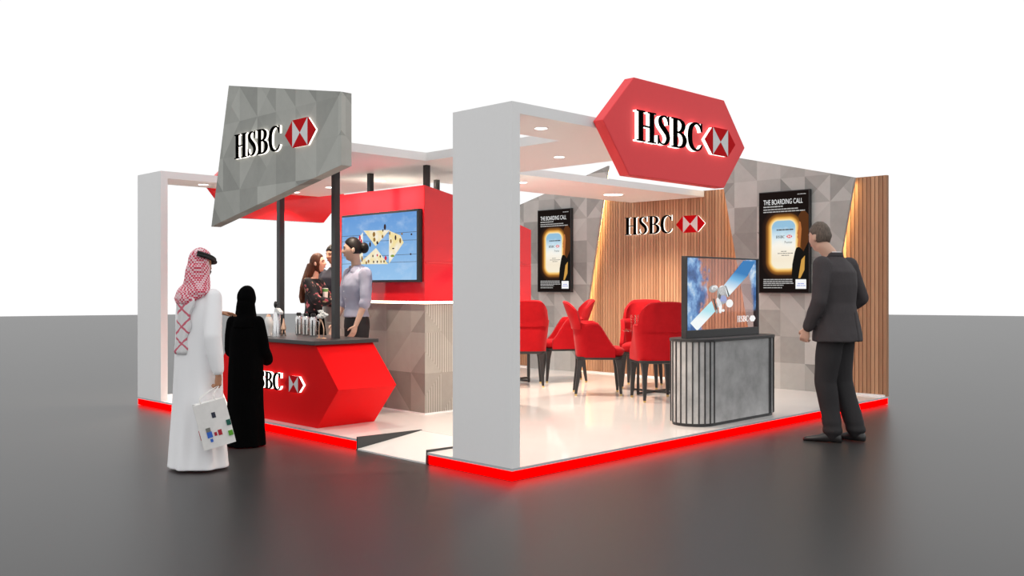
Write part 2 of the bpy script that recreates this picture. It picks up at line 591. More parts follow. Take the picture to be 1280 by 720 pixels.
r = thing('ramp', 'white access ramp with black side edges, let into the booth platform', 'ramp', (0.35, 1.42, 0))
mb = MB(); mb.prism([(0.0, 0.0), (0.70, 0.0), (0.70, ZP - 0.002), (0.0, 0.012)], (0, 0.966, 0), X3, Z3, Y3, 0, 0.919)
mb.build('slope', M['deck'], r)
mb = MB(); mb.prism([(-0.004, 0), (0.72, 0), (0.72, ZP + 0.006), (0.0, 0.114)], (0, 1.886, 0), X3, Z3, Y3, 0, 0.014)
mb.build('side_edge', M['char'], r)
mb = MB(); mb.prism([(-0.004, 0), (0.72, 0), (0.72, ZP + 0.006), (0.0, 0.114)], (0, 0.951, 0), X3, Z3, Y3, 0, 0.014)
mb.build('side_edge', M['char'], r)

# portal: two flat pillars and the open white ceiling grid
mb = MB(); mb.box((0, 0, ZP), (0.082, 0.645, ZB))
tag(mb.build('pillar_front', M['white']), 'white flat pillar at the near corner of the booth', kind='structure')
mb = MB(); mb.box((0, 5.722, ZP), (0.082, 6.35, ZB))
tag(mb.build('pillar_left', M['white']), 'white flat pillar at the far left corner of the booth', kind='structure')


def roof(x, y):
    if x < 1.23:
        return y < 0.645 or 2.44 < y < 4.2 or y > 5.722
    if x < 2.55:
        return True
    return 2.57 < y < 3.84


mb = MB(); mb.cells([0, 1.23, 2.55, 6.355], [0, 0.645, 2.44, 2.57, 3.84, 4.2, 5.722, 6.35], roof, ZB, ZT)
tag(mb.build('ceiling', M['white']), 'white open ceiling grid of the booth', kind='structure')

# ------------------------------------------------------------------ back wall
mb = MB()
y = 0.0
while y < YE - 0.02:
    mb.box((6.365, y + 0.004, ZP), (6.378, min(y + 0.046, YE), 2.757))
    y += 0.05
wall = mb.build('wall_back', M['wood'])
tag(wall, 'vertical wood slat back wall of the booth', kind='structure')
mb = MB(); mb.box((6.378, 0, ZP), (6.415, YE, 2.757))
mb.build('wall_backing', M['wood_back'], wall)
mb = MB(); mb.box((6.335, 0.02, ZP), (6.364, YE, ZP + 0.02))
tag(mb.build('baseboard_back', M['white']), kind='structure')


def grey_panel(label, poly):
    zs = min(p[1] for p in poly)
    yc = sum(p[0] for p in poly) / len(poly)
    root = thing('feature_panel', label, 'wall panel', (6.32, yc, zs), 0, 'grey faceted wall panels')
    mb = MB(); mb.prism(poly, (6.30, 0, 0), Y3, Z3, NX, 0, 0.04)
    mb.build('board', M['tri'], root)
    cy = sum(p[0] for p in poly) / len(poly)
    mb = MB()
    for (a, b) in ((poly[0], poly[3]), (poly[1], poly[2])):
        s = 0.035 if a[0] < cy else -0.035
        q = [(a[0] + s, a[1] + 0.02), (a[0] + s * 1.5, a[1] + 0.02), (b[0] + s * 1.5, b[1] - 0.06), (b[0] + s, b[1] - 0.06)]
        mb.prism(q, (6.335, 0, 0), Y3, Z3, NX, 0, 0.02)
    mb.build('led_strip', M['warm_led'], root)
    return root


# corners: bottom at small y, bottom at large y, top at large y, top at small y
grey_panel('grey triangle-patterned slanting panel behind the man in the suit', [(0.845, ZP), (1.665, ZP), (2.29, 3.225), (0.354, 2.749)])
grey_panel('grey triangle-patterned slanting panel with pointed top, behind the red chairs', [(4.82, ZP), (5.85, ZP), (6.113, 2.764), (4.212, 3.245)])

# ------------------------------------------------------------------ digital posters
t = NT('boarding_poster_picture'); o, x, y, z = t.obj()
u = t.math('SUBTRACT', 0.0, y)      # metres, rightwards as seen
def sdbox(u, z, cu, cz, bu, bz, rad):
    qx = t.math('MAXIMUM', t.math('SUBTRACT', t.math('ABSOLUTE', t.math('SUBTRACT', u, cu)), bu), 0.0)
    qz = t.math('MAXIMUM', t.math('SUBTRACT', t.math('ABSOLUTE', t.math('SUBTRACT', z, cz)), bz), 0.0)
    return t.math('SUBTRACT', t.math('SQRT', t.math('ADD', t.math('MULTIPLY', qx, qx), t.math('MULTIPLY', qz, qz))), rad)
sd = sdbox(u, z, 0.0, 0.615, 0.075, 0.215, 0.09)
rim = t.ramp(t.math('ADD', t.math('MULTIPLY', sd, 4.2), 0.1), [(0.0, (1.0, 0.93, 0.72)), (0.12, (1.0, 0.85, 0.50)), (0.22, (0.95, 0.52, 0.12)), (0.34, (0.36, 0.14, 0.025)), (0.50, (0.035, 0.016, 0.010)), (0.75, (0.012, 0.008, 0.007))])
zn = t.math('ADD', z, t.math('MULTIPLY', t.noise(o, 8, 4), 0.12))
sky = t.ramp(t.math('SUBTRACT', zn, 0.2), [(0.10, (1.0, 0.92, 0.74)), (0.30, (0.97, 0.86, 0.68)), (0.46, (1.0, 0.96, 0.86)), (0.58, (0.72, 0.86, 0.92)), (0.70, (0.32, 0.56, 0.75))])
ins = t.math('LESS_THAN', sd, 0.0)
M['poster'] = t.emission(t.mix(ins, rim, sky), 0.95)
M['scr_black'] = glow('screen_black', (0.010, 0.009, 0.008), 1.0)
M['scr_white'] = glow('screen_white', (0.92, 0.92, 0.92), 1.0)
M['scr_print'] = glow('screen_print', (0.48, 0.47, 0.46), 1.0)
M['scr_hair'] = glow('screen_hair', (0.10, 0.035, 0.012), 1.0)
M['scr_grey'] = glow('screen_grey', (0.40, 0.40, 0.40), 1.0)
M['scr_dark'] = glow('screen_dark_print', (0.09, 0.09, 0.09), 1.0)
M['scr_red'] = glow('screen_red', (0.75, 0.01, 0.02), 1.0)
M['scr_gold'] = glow('screen_gold', (0.62, 0.33, 0.07), 1.0)
M['scr_orange'] = glow('screen_orange', (0.50, 0.17, 0.05), 1.0)
M['scr_blue'] = glow('screen_blue', (0.35, 0.40, 0.75), 1.0)


def poster(label, yc):
    W, H = 0.69, 1.29
    root = thing('digital_poster', label, 'advertising screen', (6.20, yc, 1.345), 0, 'upright advertising screens on the grey panels')
    L = V(6.20, yc + W / 2, 1.345)
    P = lambda u, tt: (u * W, (1 - tt) * H)
    mb = MB(); mb.box((6.20, yc - W / 2 - 0.012, 1.333), (6.259, yc + W / 2 + 0.012, 2.647))
    mb.build('casing', M['black'], root, bevel=0.004)
    mb = MB(); mb.prism([(0, 0), (W, 0), (W, H), (0, H)], L, NY, Z3, NX, 0.0, 0.002)
    sc = mb.build('screen', M['poster'], root)
    def bars(name, mat, rects, d=0.004):
        mb = MB()
        for (u0, t0, u1, t1) in rects:
            mb.prism([P(u0, t1), P(u1, t1), P(u1, t0), P(u0, t0)], L, NY, Z3, NX, 0.001, d)
        return mb.build(name, mat, sc)
    rnd = random.Random(3)
    def words(u0, u1, tt, h):
        out = []
        uu = u0
        while uu < u1 - 0.01:
            w = min(rnd.uniform(0.03, 0.08), u1 - uu)
            out.append((uu, tt, uu + w, tt + h))
            uu += w + 0.010
        return out
    O = L + NY * 0.085 * W + Z3 * (1 - 0.122) * H
    text_mesh('headline', 'THE BOARDING CALL', 0.093, O, NY, Z3, NX, M['scr_white'], sc, 0.60, 0.004)
    bars('corner_text', M['scr_print'], words(.78, .95, .030, .007))
    bars('subtitle_text', M['scr_print'], words(.085, .50, .137, .012) + words(.085, .80, .166, .010) + words(.085, .93, .190, .010))
    rr = []
    for q in range(4):
        rr += words(.085, .70 if q < 3 else .5, .868 + q * .019, .009)
    rr += words(.085, .47, .950, .009)
    bars('caption_text', M['scr_print'], rr)
    bars('caption_box', M['scr_white'], [(.745, .872, .955, .965)])
    bars('box_print', M['scr_blue'], words(.79, .92, .91, .009) + words(.77, .94, .93, .008), 0.006)
    # person looking out of the aircraft window
    mb = MB()
    mb.prism([P(*q) for q in ((.66, .885), (.68, .72), (.73, .60), (.76, .56), (.82, .55), (.90, .60), (1.0, .50), (1.0, .885))], L, NY, Z3, NX, 0.001, 0.0032)
    mb.build('figure', M['scr_black'], sc)
    mb = MB()
    mb.prism([P(*q) for q in ((.80, .25), (.86, .20), (.93, .20), (1.0, .24), (1.0, .56), (.90, .60), (.85, .55), (.86, .42), (.83, .33))], L, NY, Z3, NX, 0.001, 0.0030)
    mb.build('figure_hair', M['scr_hair'], sc)
    mb = MB()
    mb.prism([P(*q) for q in ((.815, .30), (.845, .31), (.865, .38), (.85, .46), (.83, .56), (.78, .545), (.80, .48), (.775, .455), (.79, .435), (.775, .42), (.80, .37))], L, NY, Z3, NX, 0.001, 0.0035)
    mb.build('figure_face', M['scr_orange'], sc)
    mb = MB()
    mb.prism([P(*q) for q in ((.86, .68), (.93, .64), (.92, .78), (.84, .86), (.80, .86))], L, NY, Z3, NX, 0.001, 0.004)
    mb.build('figure_scarf', M['scr_gold'], sc)
    # writing across the bright window
    bars('window_heading_text', M['scr_dark'], words(.36, .70, .372, .012))
    bars('window_text', M['scr_dark'], words(.45, .56, .590, .006) + words(.38, .70, .61, .006) + words(.46, .62, .63, .006))
    mb = MB(); lettering(mb, L + NY * .345 * W + Z3 * (1 - .462) * H, NY, Z3, NX, 0.125, 0.036, 0.002, 0.004)
    mb.build('window_letters', M['scr_dark'], sc)
    mb = MB(); emblem(mb, L + NY * .56 * W + Z3 * (1 - .462) * H, NY, Z3, NX, 0.040, 0.002, 0.004)
    mb.build('window_emblem', [M['scr_red'], M['scr_white']], sc)
    text_mesh('window_word', 'Premier', 0.045, L + NY * .52 * W + Z3 * (1 - .515) * H, NY, Z3, NX, M['scr_dark'], sc, 0.75, 0.004)


poster('tall black advertising screen beside the head of the man in the suit', 1.27)
poster('tall black advertising screen on the grey panel behind the red chairs', 5.262)

# sign on the wood wall
s = thing('wall_sign', 'halo-lit black letters and hexagon emblem on the wood slat wall', 'sign', (6.365, 3.3, 2.18))
lit_sign(s, (6.365, 3.954, 2.188), NY, Z3, NX, 0.853, 0.262, (0.925, -0.008), 0.242, 0.022)

# ------------------------------------------------------------------ hexagonal signs on the roof edge
HEXP = [(0.90, 2.715), (1.235, 2.312), (2.635, 2.312), (2.99, 2.715), (2.635, 3.112), (1.30, 3.112)]
s = thing('hexagonal_sign', 'large red hexagonal sign with black letters, high on the right edge of the roof', 'sign', (1.95, -0.05, 2.312))
mb = MB(); mb.prism(HEXP, (0, -0.002, 0), X3, Z3, NY, 0, 0.10)
mb.build('panel', M['red_satin'], s, bevel=0.006)
lit_sign(s, (1.275, -0.102, 2.592), X3, Z3, NY, 0.945, 0.250, (0.985, -0.002), 0.245, 0.036)
s = thing('hexagonal_sign', 'red hexagonal sign seen from behind, hanging at the far left edge of the roof', 'sign', (1.95, 6.40, 2.312))
mb = MB(); mb.prism(HEXP, (0, 6.352, 0), X3, Z3, Y3, 0, 0.10)
mb.build('panel', M['red_gloss'], s, bevel=0.006)

# grey faceted sign over the red counter
s = thing('fascia_sign', 'grey faceted quadrilateral sign above the red counter, pointed lower corner', 'sign', (-0.05, 3.0, 2.04))
mb = MB(); mb.prism([(3.95, 3.447), (4.318, 2.037), (1.985, 2.462), (1.985, 3.096)], (0.005, 0, 0), Y3, Z3, NX, -0.002, 0.105)
mb.build('panel', M['tri_sign'], s)
lit_sign(s, (-0.10, 3.79, 2.684), NY, Z3, NX, 0.85, 0.240, (0.945, 0.000), 0.252, 0.020)

# ------------------------------------------------------------------ red and grey cabin in the middle
s = thing('storage_cabin', 'glossy red cabin on a grey faceted base, carrying the large screen', 'cabin', (2.17, 3.45, ZP))
mb = MB(); mb.box((1.43, 2.70, ZP), (2.80, 4.22, 1.235))
ob = mb.build('base_cladding', [M['tri_box'], M['tri_stripe']], s)
for p in ob.data.polygons:
    if p.normal.y < -0.5:
        p.material_index = 1
mb = MB(); mb.box((1.445, 2.715, 1.235), (2.785, 4.2, 1.262))
mb.build('led_strip', M['cove_led'], s)
mb = MB(); mb.prism([(1.385, 1.262), (2.965, 1.262), (2.965, 2.065), (1.9, 2.36), (1.385, 2.458)], (0, 2.655, 0), X3, Z3, Y3, 0, 1.60)
ob = mb.build('upper_cladding', [M['red_gloss'], M['white']], s, bevel=0.004)
for p in ob.data.polygons:
    if p.normal.z > 0.85 and p.area > 0.05:
        p.material_index = 1  # white added on the unseen top, for pale bounce light on the ceiling
mb = MB(); mb.box((1.40, 2.648, 1.655), (2.95, 2.656, 1.668))
mb.build('seam', M['red_satin'], s)
mb = MB(); mb.box((1.424, 2.694, ZP), (2.80, 2.70, ZP + 0.012)); mb.box((1.424, 2.70, ZP), (1.43, 4.22, ZP + 0.012))
mb.build('skirting', M['white'], s)
for lab, x, y, z in (('black roof post on the near corner of the red cabin', 1.452, 2.70, 2.40), ('black roof post over the screen side of the red cabin', 1.466, 3.687, 2.40), ('black roof post on the far side of the red cabin', 2.38, 3.63, 2.20)):
    mb = MB(); mb.box((x - 0.026, y - 0.026, z), (x + 0.026, y + 0.026, ZB))
    tag(mb.build('roof_post', M['char'], None, (x, y, z)), lab, 'post', 'black posts holding the roof')

# large screen
t = NT('sky_picture'); o, x, y, z = t.obj()
cl = t.noise(t.xyz(t.math('MULTIPLY', y, 1.3), t.math('MULTIPLY', z, 2.2), 2.0), 3.2, 5, 0.6)
base = t.ramp(z, [(0.0, (0.33, 0.57, 0.85)), (0.72, (0.14, 0.33, 0.69))])
M['sky_pic'] = t.emission(t.mix(t.ramp(cl, [(0.50, (0, 0, 0)), (0.95, (0.85, 0.85, 0.85))]), base, (0.55, 0.70, 0.90)), 1.0)
t = NT('cream_picture'); o, x, y, z = t.obj()
M['cream_pic'] = t.emission(t.ramp(t.noise(o, 9, 3), [(0.35, (0.92, 0.88, 0.80)), (0.62, (0.90, 0.74, 0.36))]), 1.0)
TVL = V(1.325, 4.030, 1.485)
TW, TH = 1.318, 0.705
s = thing('wall_screen', 'large black flat screen showing a blue sky, on the red cabin', 'screen', (1.35, 3.36, 1.47))
mb = MB(); mb.box((1.33, 2.684, 1.462), (1.384, 4.046, 2.215))
mb.build('casing', M['black'], s, bevel=0.005)
mb = MB(); mb.prism([(0, 0), (TW, 0), (TW, TH), (0, TH)], TVL, NY, Z3, NX, -0.004, -0.006 + 0.004)
tv = mb.build('screen_picture', M['sky_pic'], s)


def tvpoly(name, mats, polys, d=0.001):
    mb = MB()
    for p, mi in polys:
        mb.prism([(a * TW, b * TH) for a, b in p], TVL, NY, Z3, NX, -0.002, d, mi)
    return mb.build(name, mats, tv)


wires = []
for v0, v1 in ((.70, .70), (.615, .58), (.36, .375), (.26, .265)):
    wires.append(([(0.0, v0 - .003), (1.0, v1 - .003), (1.0, v1 + .003), (0.0, v0 + .003)], 0))
tvpoly('wires', M['scr_dark'], wires, 0.0)
tvpoly('bird_shapes', M['cream_pic'], [([(.475, .52), (.66, .75), (.31, .77)], 0), ([(.24, .25), (.64, .24), (.48, .49)], 0), ([(.655, .25), (.84, .55), (.80, .66), (.655, .74)], 0), ([(.13, .52), (.30, .74), (.30, .28)], 0)], 0.001)
rnd = random.Random(11)
bm_cols = [glow('bird_%s' % n, c, 1.0) for n, c in (('dark', (.05, .03, .03)), ('red', (.62, .03, .06)), ('brown', (.30, .16, .04)), ('green', (.25, .33, .05)))]
birds = []
for (a, b, w, h, mi) in [(.26, .66, .022, .06, 1), (.28, .60, .02, .06, 1), (.29, .33, .018, .07, 2), (.40, .55, .018, .06, 0), (.455, .70, .03, .06, 2), (.46, .62, .025, .05, 2), (.50, .57, .02, .04, 0), (.57, .66, .018, .04, 2), (.60, .80, .022, .07, 0), (.575, .75, .012, .03, 0), (.74, .63, .018, .06, 0), (.68, .58, .016, .05, 2), (.80, .58, .02, .06, 2), (.71, .47, .025, .015, 0), (.70, .36, .04, .03, 3), (.665, .70, .014, .04, 2), (.61, .33, .022, .05, 1), (.44, .37, .014, .03, 0), (.50, .38, .014, .03, 1), (.54, .36, .014, .03, 0), (.38, .29, .02, .04, 2), (.45, .28, .014, .03, 0), (.50, .28, .014, .03, 0), (.55, .28, .014, .03, 2), (.59, .28, .014, .03, 0), (.94, .665, .014, .022, 0), (.93, .375, .014, .022, 0), (.35, .27, .018, .04, 2), (.82, .68, .018, .02, 2)]:
    tvpoly('bird', bm_cols, [([(a + 0.62 * w * cos(q * pi / 4), b + 0.66 * h * sin(q * pi / 4)) for q in range(8)], mi)], 0.002)

# ------------------------------------------------------------------ red counter
s = thing('red_counter', 'glossy red hexagonal-sided serving counter with black top and lit letters', 'counter', (0.43, 3.45, ZP))
prof = [(2.69, 0.868), (2.318, 0.478), (2.665, ZP), (4.28, ZP), (4.62, 0.478), (4.27, 0.868)]
mb = MB(); mb.prism(prof, (0.10, 0, 0), Y3, Z3, X3, 0, 0.66)
mb.build('body', M['red_counter'], s, bevel=0.003)
mb = MB(); mb.prism([(0.06, 2.65), (0.80, 2.65), (0.80, 4.32), (0.06, 4.32)], (0, 0, 0.868), X3, Y3, Z3, 0, 0.037)
mb.build('worktop', M['char'], s, bevel=0.004)
lit_sign(s, (0.10, 3.83, 0.404), NY, Z3, NX, 0.58, 0.170, (0.665, 0.0), 0.158, 0.028)
for lab, x, y in (('black square post standing on the red counter beside the serving woman', 0.53, 2.99), ('black square post standing on the red counter behind the tall drinks tap', 0.60, 4.125)):
    mb = MB(); mb.box((x - 0.03, y - 0.03, 0.905), (x + 0.03, y + 0.03, ZB))
    tag(mb.build('roof_post', M['char'], None, (x, y, 0.905)), lab, 'post', 'black posts holding the roof')

# things on the counter
CT = 0.905


def canister():
    root = thing('drink_canister', 'x', 'canister', (0, 0, 0), 0, 'steel canisters on the red counter')
    mb = MB(); mb.lathe([(0.034, 0), (0.036, 0.005), (0.036, 0.17), (0.032, 0.19), (0.018, 0.205), (0.012, 0.21)], n=28)
    mb.build('body', M['steel'], root, smooth=40)
    mb = MB(); mb.lathe([(0.024, 0.205), (0.026, 0.21), (0.026, 0.225), (0.020, 0.235)], n=20); mb.box((-0.05, -0.009, 0.222), (0.0, 0.009, 0.232))
    mb.build('pump_lid', M['black'], root, smooth=40)
    mb = MB(); mb.box((-0.0405, -0.006, 0.012), (-0.034, 0.006, 0.165))
    mb.build('level_gauge', M['black'], root)
    mb = MB(); mb.box((-0.0385, -0.021, 0.012), (-0.026, -0.008, 0.105)); mb.box((-0.0385, 0.008, 0.012), (-0.026, 0.021, 0.105))
    mb.build('label', M['paper'], root)
    mb = MB(); mb.tube([(0.0, -0.035, 0.05), (0.0, -0.058, 0.06), (0.0, -0.058, 0.15), (0.0, -0.034, 0.16)], 0.005)
    mb.build('grip', M['steel'], root, smooth=True)
    return root


c0 = canister()
for i, (x, y, lab) in enumerate(((0.66, 3.86, 'steel drink canister nearest the black post, first of the row'), (0.62, 3.66, 'middle steel drink canister of the row of three'), (0.585, 3.47, 'steel drink canister beside the copper stem stand'))):
    c = c0 if i == 0 else dup(c0)
    c.location = (x, y, CT); c.rotation_euler = (0, 0, 0.75)
    c['label'] = lab

r = thing('drinks_tap', 'tall steel drinks tap tower with dark handles beside the black-robed woman', 'drinks tap', (0.30, 3.70, CT))
mb = MB(); mb.lathe([(0.05, 0), (0.05, 0.012), (0.036, 0.018), (0.036, 0.235), (0.026, 0.25)], (0.30, 3.70, CT), 28)
mb.build('column', M['steel'], r, smooth=40)
mb = MB(); mb.prism([(-0.03, 0.24), (0.02, 0.24), (0.09, 0.225), (0.095, 0.25), (0.03, 0.29), (-0.01, 0.29)], (0.30, 3.70, CT), NY, Z3, NX, -0.02, 0.02)
mb.build('spout_head', M['paper'], r, bevel=0.004)
mb = MB(); mb.ball((0.30, 3.725, CT + 0.325), (0.02, 0.016, 0.036)); mb.tube([(0.30, 3.725, CT + 0.33), (0.27, 3.62, CT + 0.335)], 0.006); mb.tube([(0.30, 3.715, CT + 0.30), (0.27, 3.63, CT + 0.31)], 0.005); mb.tube([(0.30, 3.72, CT + 0.27), (0.30, 3.72, CT + 0.33)], 0.007)
mb.build('handle', M['black'], r, smooth=50)

r = thing('water_pitcher', 'white pitcher with copper lid half hidden behind the black-robed woman', 'pitcher', (0.30, 3.86, CT))
mb = MB(); mb.lathe([(0.035, 0.0), (0.038, 0.06), (0.044, 0.10), (0.05, 0.14), (0.032, 0.185), (0.026, 0.20)], (0.30, 3.86, CT), 24)
mb.build('body', M['paper'], r, smooth=50)
mb = MB(); mb.lathe([(0.027, 0.198), (0.022, 0.215), (0.008, 0.225)], (0.30, 3.86, CT), 18)
mb.build('lid', M['copper'], r, smooth=50)
mb = MB(); mb.tube([(0.30, 3.90, CT + 0.06), (0.30, 3.935, CT + 0.08), (0.30, 3.935, CT + 0.15), (0.30, 3.895, CT + 0.17)], 0.006)
mb.build('handle', M['paper'], r, smooth=True)

r = thing('copper_burner', 'small copper cone on thin legs at the foot of the black post', 'burner', (0.40, 3.735, CT))
mb = MB(); mb.lathe([(0.012, 0.062), (0.027, 0.07), (0.025, 0.09), (0.012, 0.135), (0.006, 0.175), (0.003, 0.182)], (0.40, 3.735, CT), 20)
mb.build('cone', M['copper'], r, smooth=50)
for q in range(4):
    a = q * pi / 2 + 0.4
    mb = MB(); mb.tube([(0.40 + 0.018 * cos(a), 3.735 + 0.018 * sin(a), CT + 0.066), (0.40 + 0.027 * cos(a), 3.735 + 0.027 * sin(a), CT)], 0.0035)
    mb.build('leg', M['copper'], r, smooth=True)

r = thing('flower_stand', 'thin copper two-stem stand with white folded blooms on the red counter', 'flower stand', (0.40, 3.05, CT))
mb = MB(); mb.box((0.375, 2.995, CT), (0.425, 3.095, CT + 0.006))
mb.build('foot_plate', M['copper'], r, bevel=0.002)
for q, (ya, yb) in enumerate(((3.085, 3.075), (3.005, 3.05))):
    mb = MB(); mb.tube(smooth_path([(0.40, ya, CT + 0.004), (0.40, ya - 0.002, CT + 0.10), (0.40, yb - 0.01, CT + 0.175), (0.40, yb + 0.03, CT + 0.225)], 4), 0.0055)
    mb.build('stem', M['copper'], r, smooth=True)
mb = MB()
rnd = random.Random(5)
for (dy, dz, rr) in ((0.035, 0.225, .030), (0.0, 0.215, .032), (-0.035, 0.225, .030), (-0.065, 0.235, .026), (0.03, 0.26, .024), (-0.03, 0.255, .020)):
    for q in range(6):
        a = rnd.uniform(0, 6.28)
        e = Euler((rnd.uniform(-1, 1), rnd.uniform(-1, 1), a)).to_matrix()
        mb.ball((0.40 + rnd.uniform(-.015, .015), 3.04 + dy + rnd.uniform(-.01, .01), CT + dz + rnd.uniform(-.01, .01)), (rr, rr * 0.55, 0.007), 0, e, 10)
mb.build('bloom', M['mustard'], r, smooth=True)

# ------------------------------------------------------------------ slatted reception counter with see-through screen
KX0, KX1, KY, KR = 2.83, 3.87, 0.352, 0.222
def stadium(r, n=18, x0=KX0, x1=KX1):
    p = [(x1 + r * sin(pi * i / n), KY - r * cos(pi * i / n)) for i in range(n + 1)]
    return p + [(x0 - r * sin(pi * i / n), KY + r * cos(pi * i / n)) for i in range(n + 1)]


s = thing('reception_counter', 'rounded grey concrete counter with black vertical fins and black top', 'counter', (3.35, KY, ZP))
mb = MB(); mb.rings([[V(x, y, z) for x, y in stadium(KR)] for z in (ZP + 0.03, 0.893)])
mb.build('body', M['concrete'], s, smooth=30)
mb = MB(); mb.rings([[V(x, y, z) for x, y in stadium(KR - 0.012)] for z in (ZP, ZP + 0.03)])
mb.build('plinth', M['black'], s)
mb = MB(); mb.rings([[V(x, y, z) for x, y in stadium(rr, 28)] for rr, z in ((KR + 0.010, 0.893), (KR + 0.014, 0.896), (KR + 0.014, 0.917), (KR + 0.010, 0.920))])
mb.build('worktop', M['char'], s, smooth=30)
fins = [(KX0 - KR * sin(a), KY - KR * cos(a), -a) for a in [pi * i / 12 for i in range(13)]] + [(KX1 + KR * sin(a), KY - KR * cos(a), a) for a in [pi * i / 12 for i in range(13)]]
fins.append((KX1 - 0.03, KY - KR, 0))
for (x, y, a) in fins:
    mt = Matrix.Translation(V(x, y, 0)) @ Matrix.Rotation(a, 4, 'Z')
    mb = MB(); mb.box((-0.006, -0.008, ZP + 0.028), (0.006, 0.006, 0.892), 0, mt)
    mb.build('fin', M['char'], s)

# screen
t = NT('clear_screen_picture'); o, x, y, z = t.obj()
nn = t.noise(o, 3.2, 5, 0.6)
left = t.math('SUBTRACT', t.math('ADD', -0.31, t.math('MULTIPLY', t.math('SUBTRACT', nn, 0.5), 0.75)), x)
zc = t.math('SUBTRACT', z, 0.33)
right = t.math('SUBTRACT', t.math('ADD', x, t.math('MULTIPLY', t.math('SUBTRACT', nn, 0.5), 0.35)), t.math('SUBTRACT', 0.56, t.math('MULTIPLY', t.math('MAXIMUM', zc, -0.12), 0.28)))
edge = t.math('MAXIMUM', t.math('MULTIPLY', left, 14.0), t.math('MULTIPLY', t.math('MINIMUM', right, t.math('MULTIPLY', t.math('SUBTRACT', z, 0.24), 1.0)), 14.0))
ck = t.node('ShaderNodeClamp'); t.link(edge, ck.inputs[0])
n2 = t.noise(t.xyz(z, x, 4.0), 4.5, 6, 0.62)
colr = t.ramp(n2, [(0.30, (0.02, 0.05, 0.14)), (0.45, (0.07, 0.17, 0.42)), (0.55, (0.22, 0.42, 0.72)), (0.68, (0.80, 0.92, 0.95))])
em = t.node('ShaderNodeEmission'); t.link(colr, em.inputs[0])
tr = t.node('ShaderNodeBsdfTransparent'); tr.inputs[0].default_value = (0.93, 0.86, 0.88, 1)
m1 = t.node('ShaderNodeMixShader'); t.link(t.math('MULTIPLY', ck.outputs[0], 0.93), m1.inputs[0]); t.link(tr.outputs[0], m1.inputs[1]); t.link(em.outputs[0], m1.inputs[2])
gl = t.node('ShaderNodeBsdfGlossy'); gl.inputs['Roughness'].default_value = 0.03
m2 = t.node('ShaderNodeMixShader'); m2.inputs[0].default_value = 0.07; t.link(m1.outputs[0], m2.inputs[1]); t.link(gl.outputs[0], m2.inputs[2])
t.link(m2.outputs[0], t.out.inputs[0])
M['clear_pic'] = t.m
SX0, SX1, SZ0, SZ1 = 2.665, 3.965, 0.92, 1.69
s = thing('clear_screen', 'see-through black-framed screen with a satellite picture, on the slatted counter', 'screen', (3.315, KY, SZ0))
for (a, b) in (((SX0 - 0.012, SZ0), (SX1 + 0.012, SZ0 + 0.075)), ((SX0 - 0.012, SZ0 + 0.075), (SX0 + 0.012, SZ1)), ((SX1 - 0.012, SZ0 + 0.075), (SX1 + 0.012, SZ1)), ((SX0 - 0.012, SZ1), (SX1 + 0.012, SZ1 + 0.014))):
    mb = MB(); mb.box((a[0], KY - 0.028, a[1]), (b[0], KY + 0.028, b[1]))
    mb.build('frame', M['char'], s, bevel=0.003)
mb = MB(); mb.box((SX0 + 0.010, KY - 0.004, SZ0 + 0.07), (SX1 - 0.010, KY + 0.004, SZ1 + 0.004))
pn = mb.build('pane', M['clear_pic'], s)
t = NT('solar_array_picture'); o, x, y, z = t.obj()
M['array'] = t.emission(t.ramp(t.math('ADD', z, t.math('MULTIPLY', x, 0.15)), [(0.12, (0.90, 0.95, 0.95)), (0.22, (0.45, 0.78, 0.86)), (0.36, (0.55, 0.82, 0.88)), (0.46, (0.92, 0.95, 0.95)), (0.60, (0.22, 0.50, 0.78)), (0.68, (0.06, 0.22, 0.50))]), 1.0)
PW, PH = SX1 - SX0, SZ1 - SZ0 - 0.075
def pic(name, mats, polys, d):
    mb = MB()
    for p, mi in polys:
        mb.prism([(a * PW, b * PH) for a, b in p], (SX0, KY - 0.004, SZ0 + 0.075), X3, Z3, NY, 0.0, d, mi)
    return mb.build(name, mats, pn)


pic('solar_arrays', M['array'], [([(.07, .10), (.15, .0), (.17, .0), (.40, .25), (.35, .40)], 0), ([(.52, .62), (.575, .45), (.86, .76), (.98, .985), (.80, .985)], 0)], 0.001)
ell = lambda a, b, w, h, ang=0: [(a + w * cos(q * pi / 6) * cos(ang) - h * sin(q * pi / 6) * sin(ang), b + w * cos(q * pi / 6) * sin(ang) + h * sin(q * pi / 6) * cos(ang)) for q in range(12)]
pic('satellite_body', [M['scr_white'], M['scr_grey'], M['scr_dark'], M['scr_blue']], [(ell(.37, .57, .06, .05, .5), 1), (ell(.39, .585, .045, .035, .4), 0), ([(.42, .30), (.56, .38), (.54, .62), (.43, .58)], 1), (ell(.50, .55, .055, .07), 0), (ell(.51, .42, .05, .06), 3), (ell(.455, .36, .03, .09, .3), 0), ([(.54, .62), (.555, .60), (.60, .47), (.585, .45)], 2), ([(.37, .43), (.385, .43), (.43, .28), (.41, .27)], 2), (ell(.60, .36, .05, .06), 0), (ell(.47, .27, .02, .05), 0), (ell(.42, .25, .015, .03), 1), (ell(.51, .26, .02, .02), 0), (ell(.46, .46, .02, .04), 2), (ell(.54, .50, .015, .04), 1)], 0.002)
mb = MB(); lettering(mb, (SX0 + .71 * PW, KY - 0.004, SZ0 + 0.075 + .085 * PH), X3, Z3, NY, 0.215, 0.062, 0.001, 0.003)
emblem(mb, (SX0 + .89 * PW, KY - 0.004, SZ0 + 0.075 + .085 * PH), X3, Z3, NY, 0.060, 0.001, 0.003)
mb.build('screen_letters', M['scr_white'], pn)

# ------------------------------------------------------------------ tables and tumblers


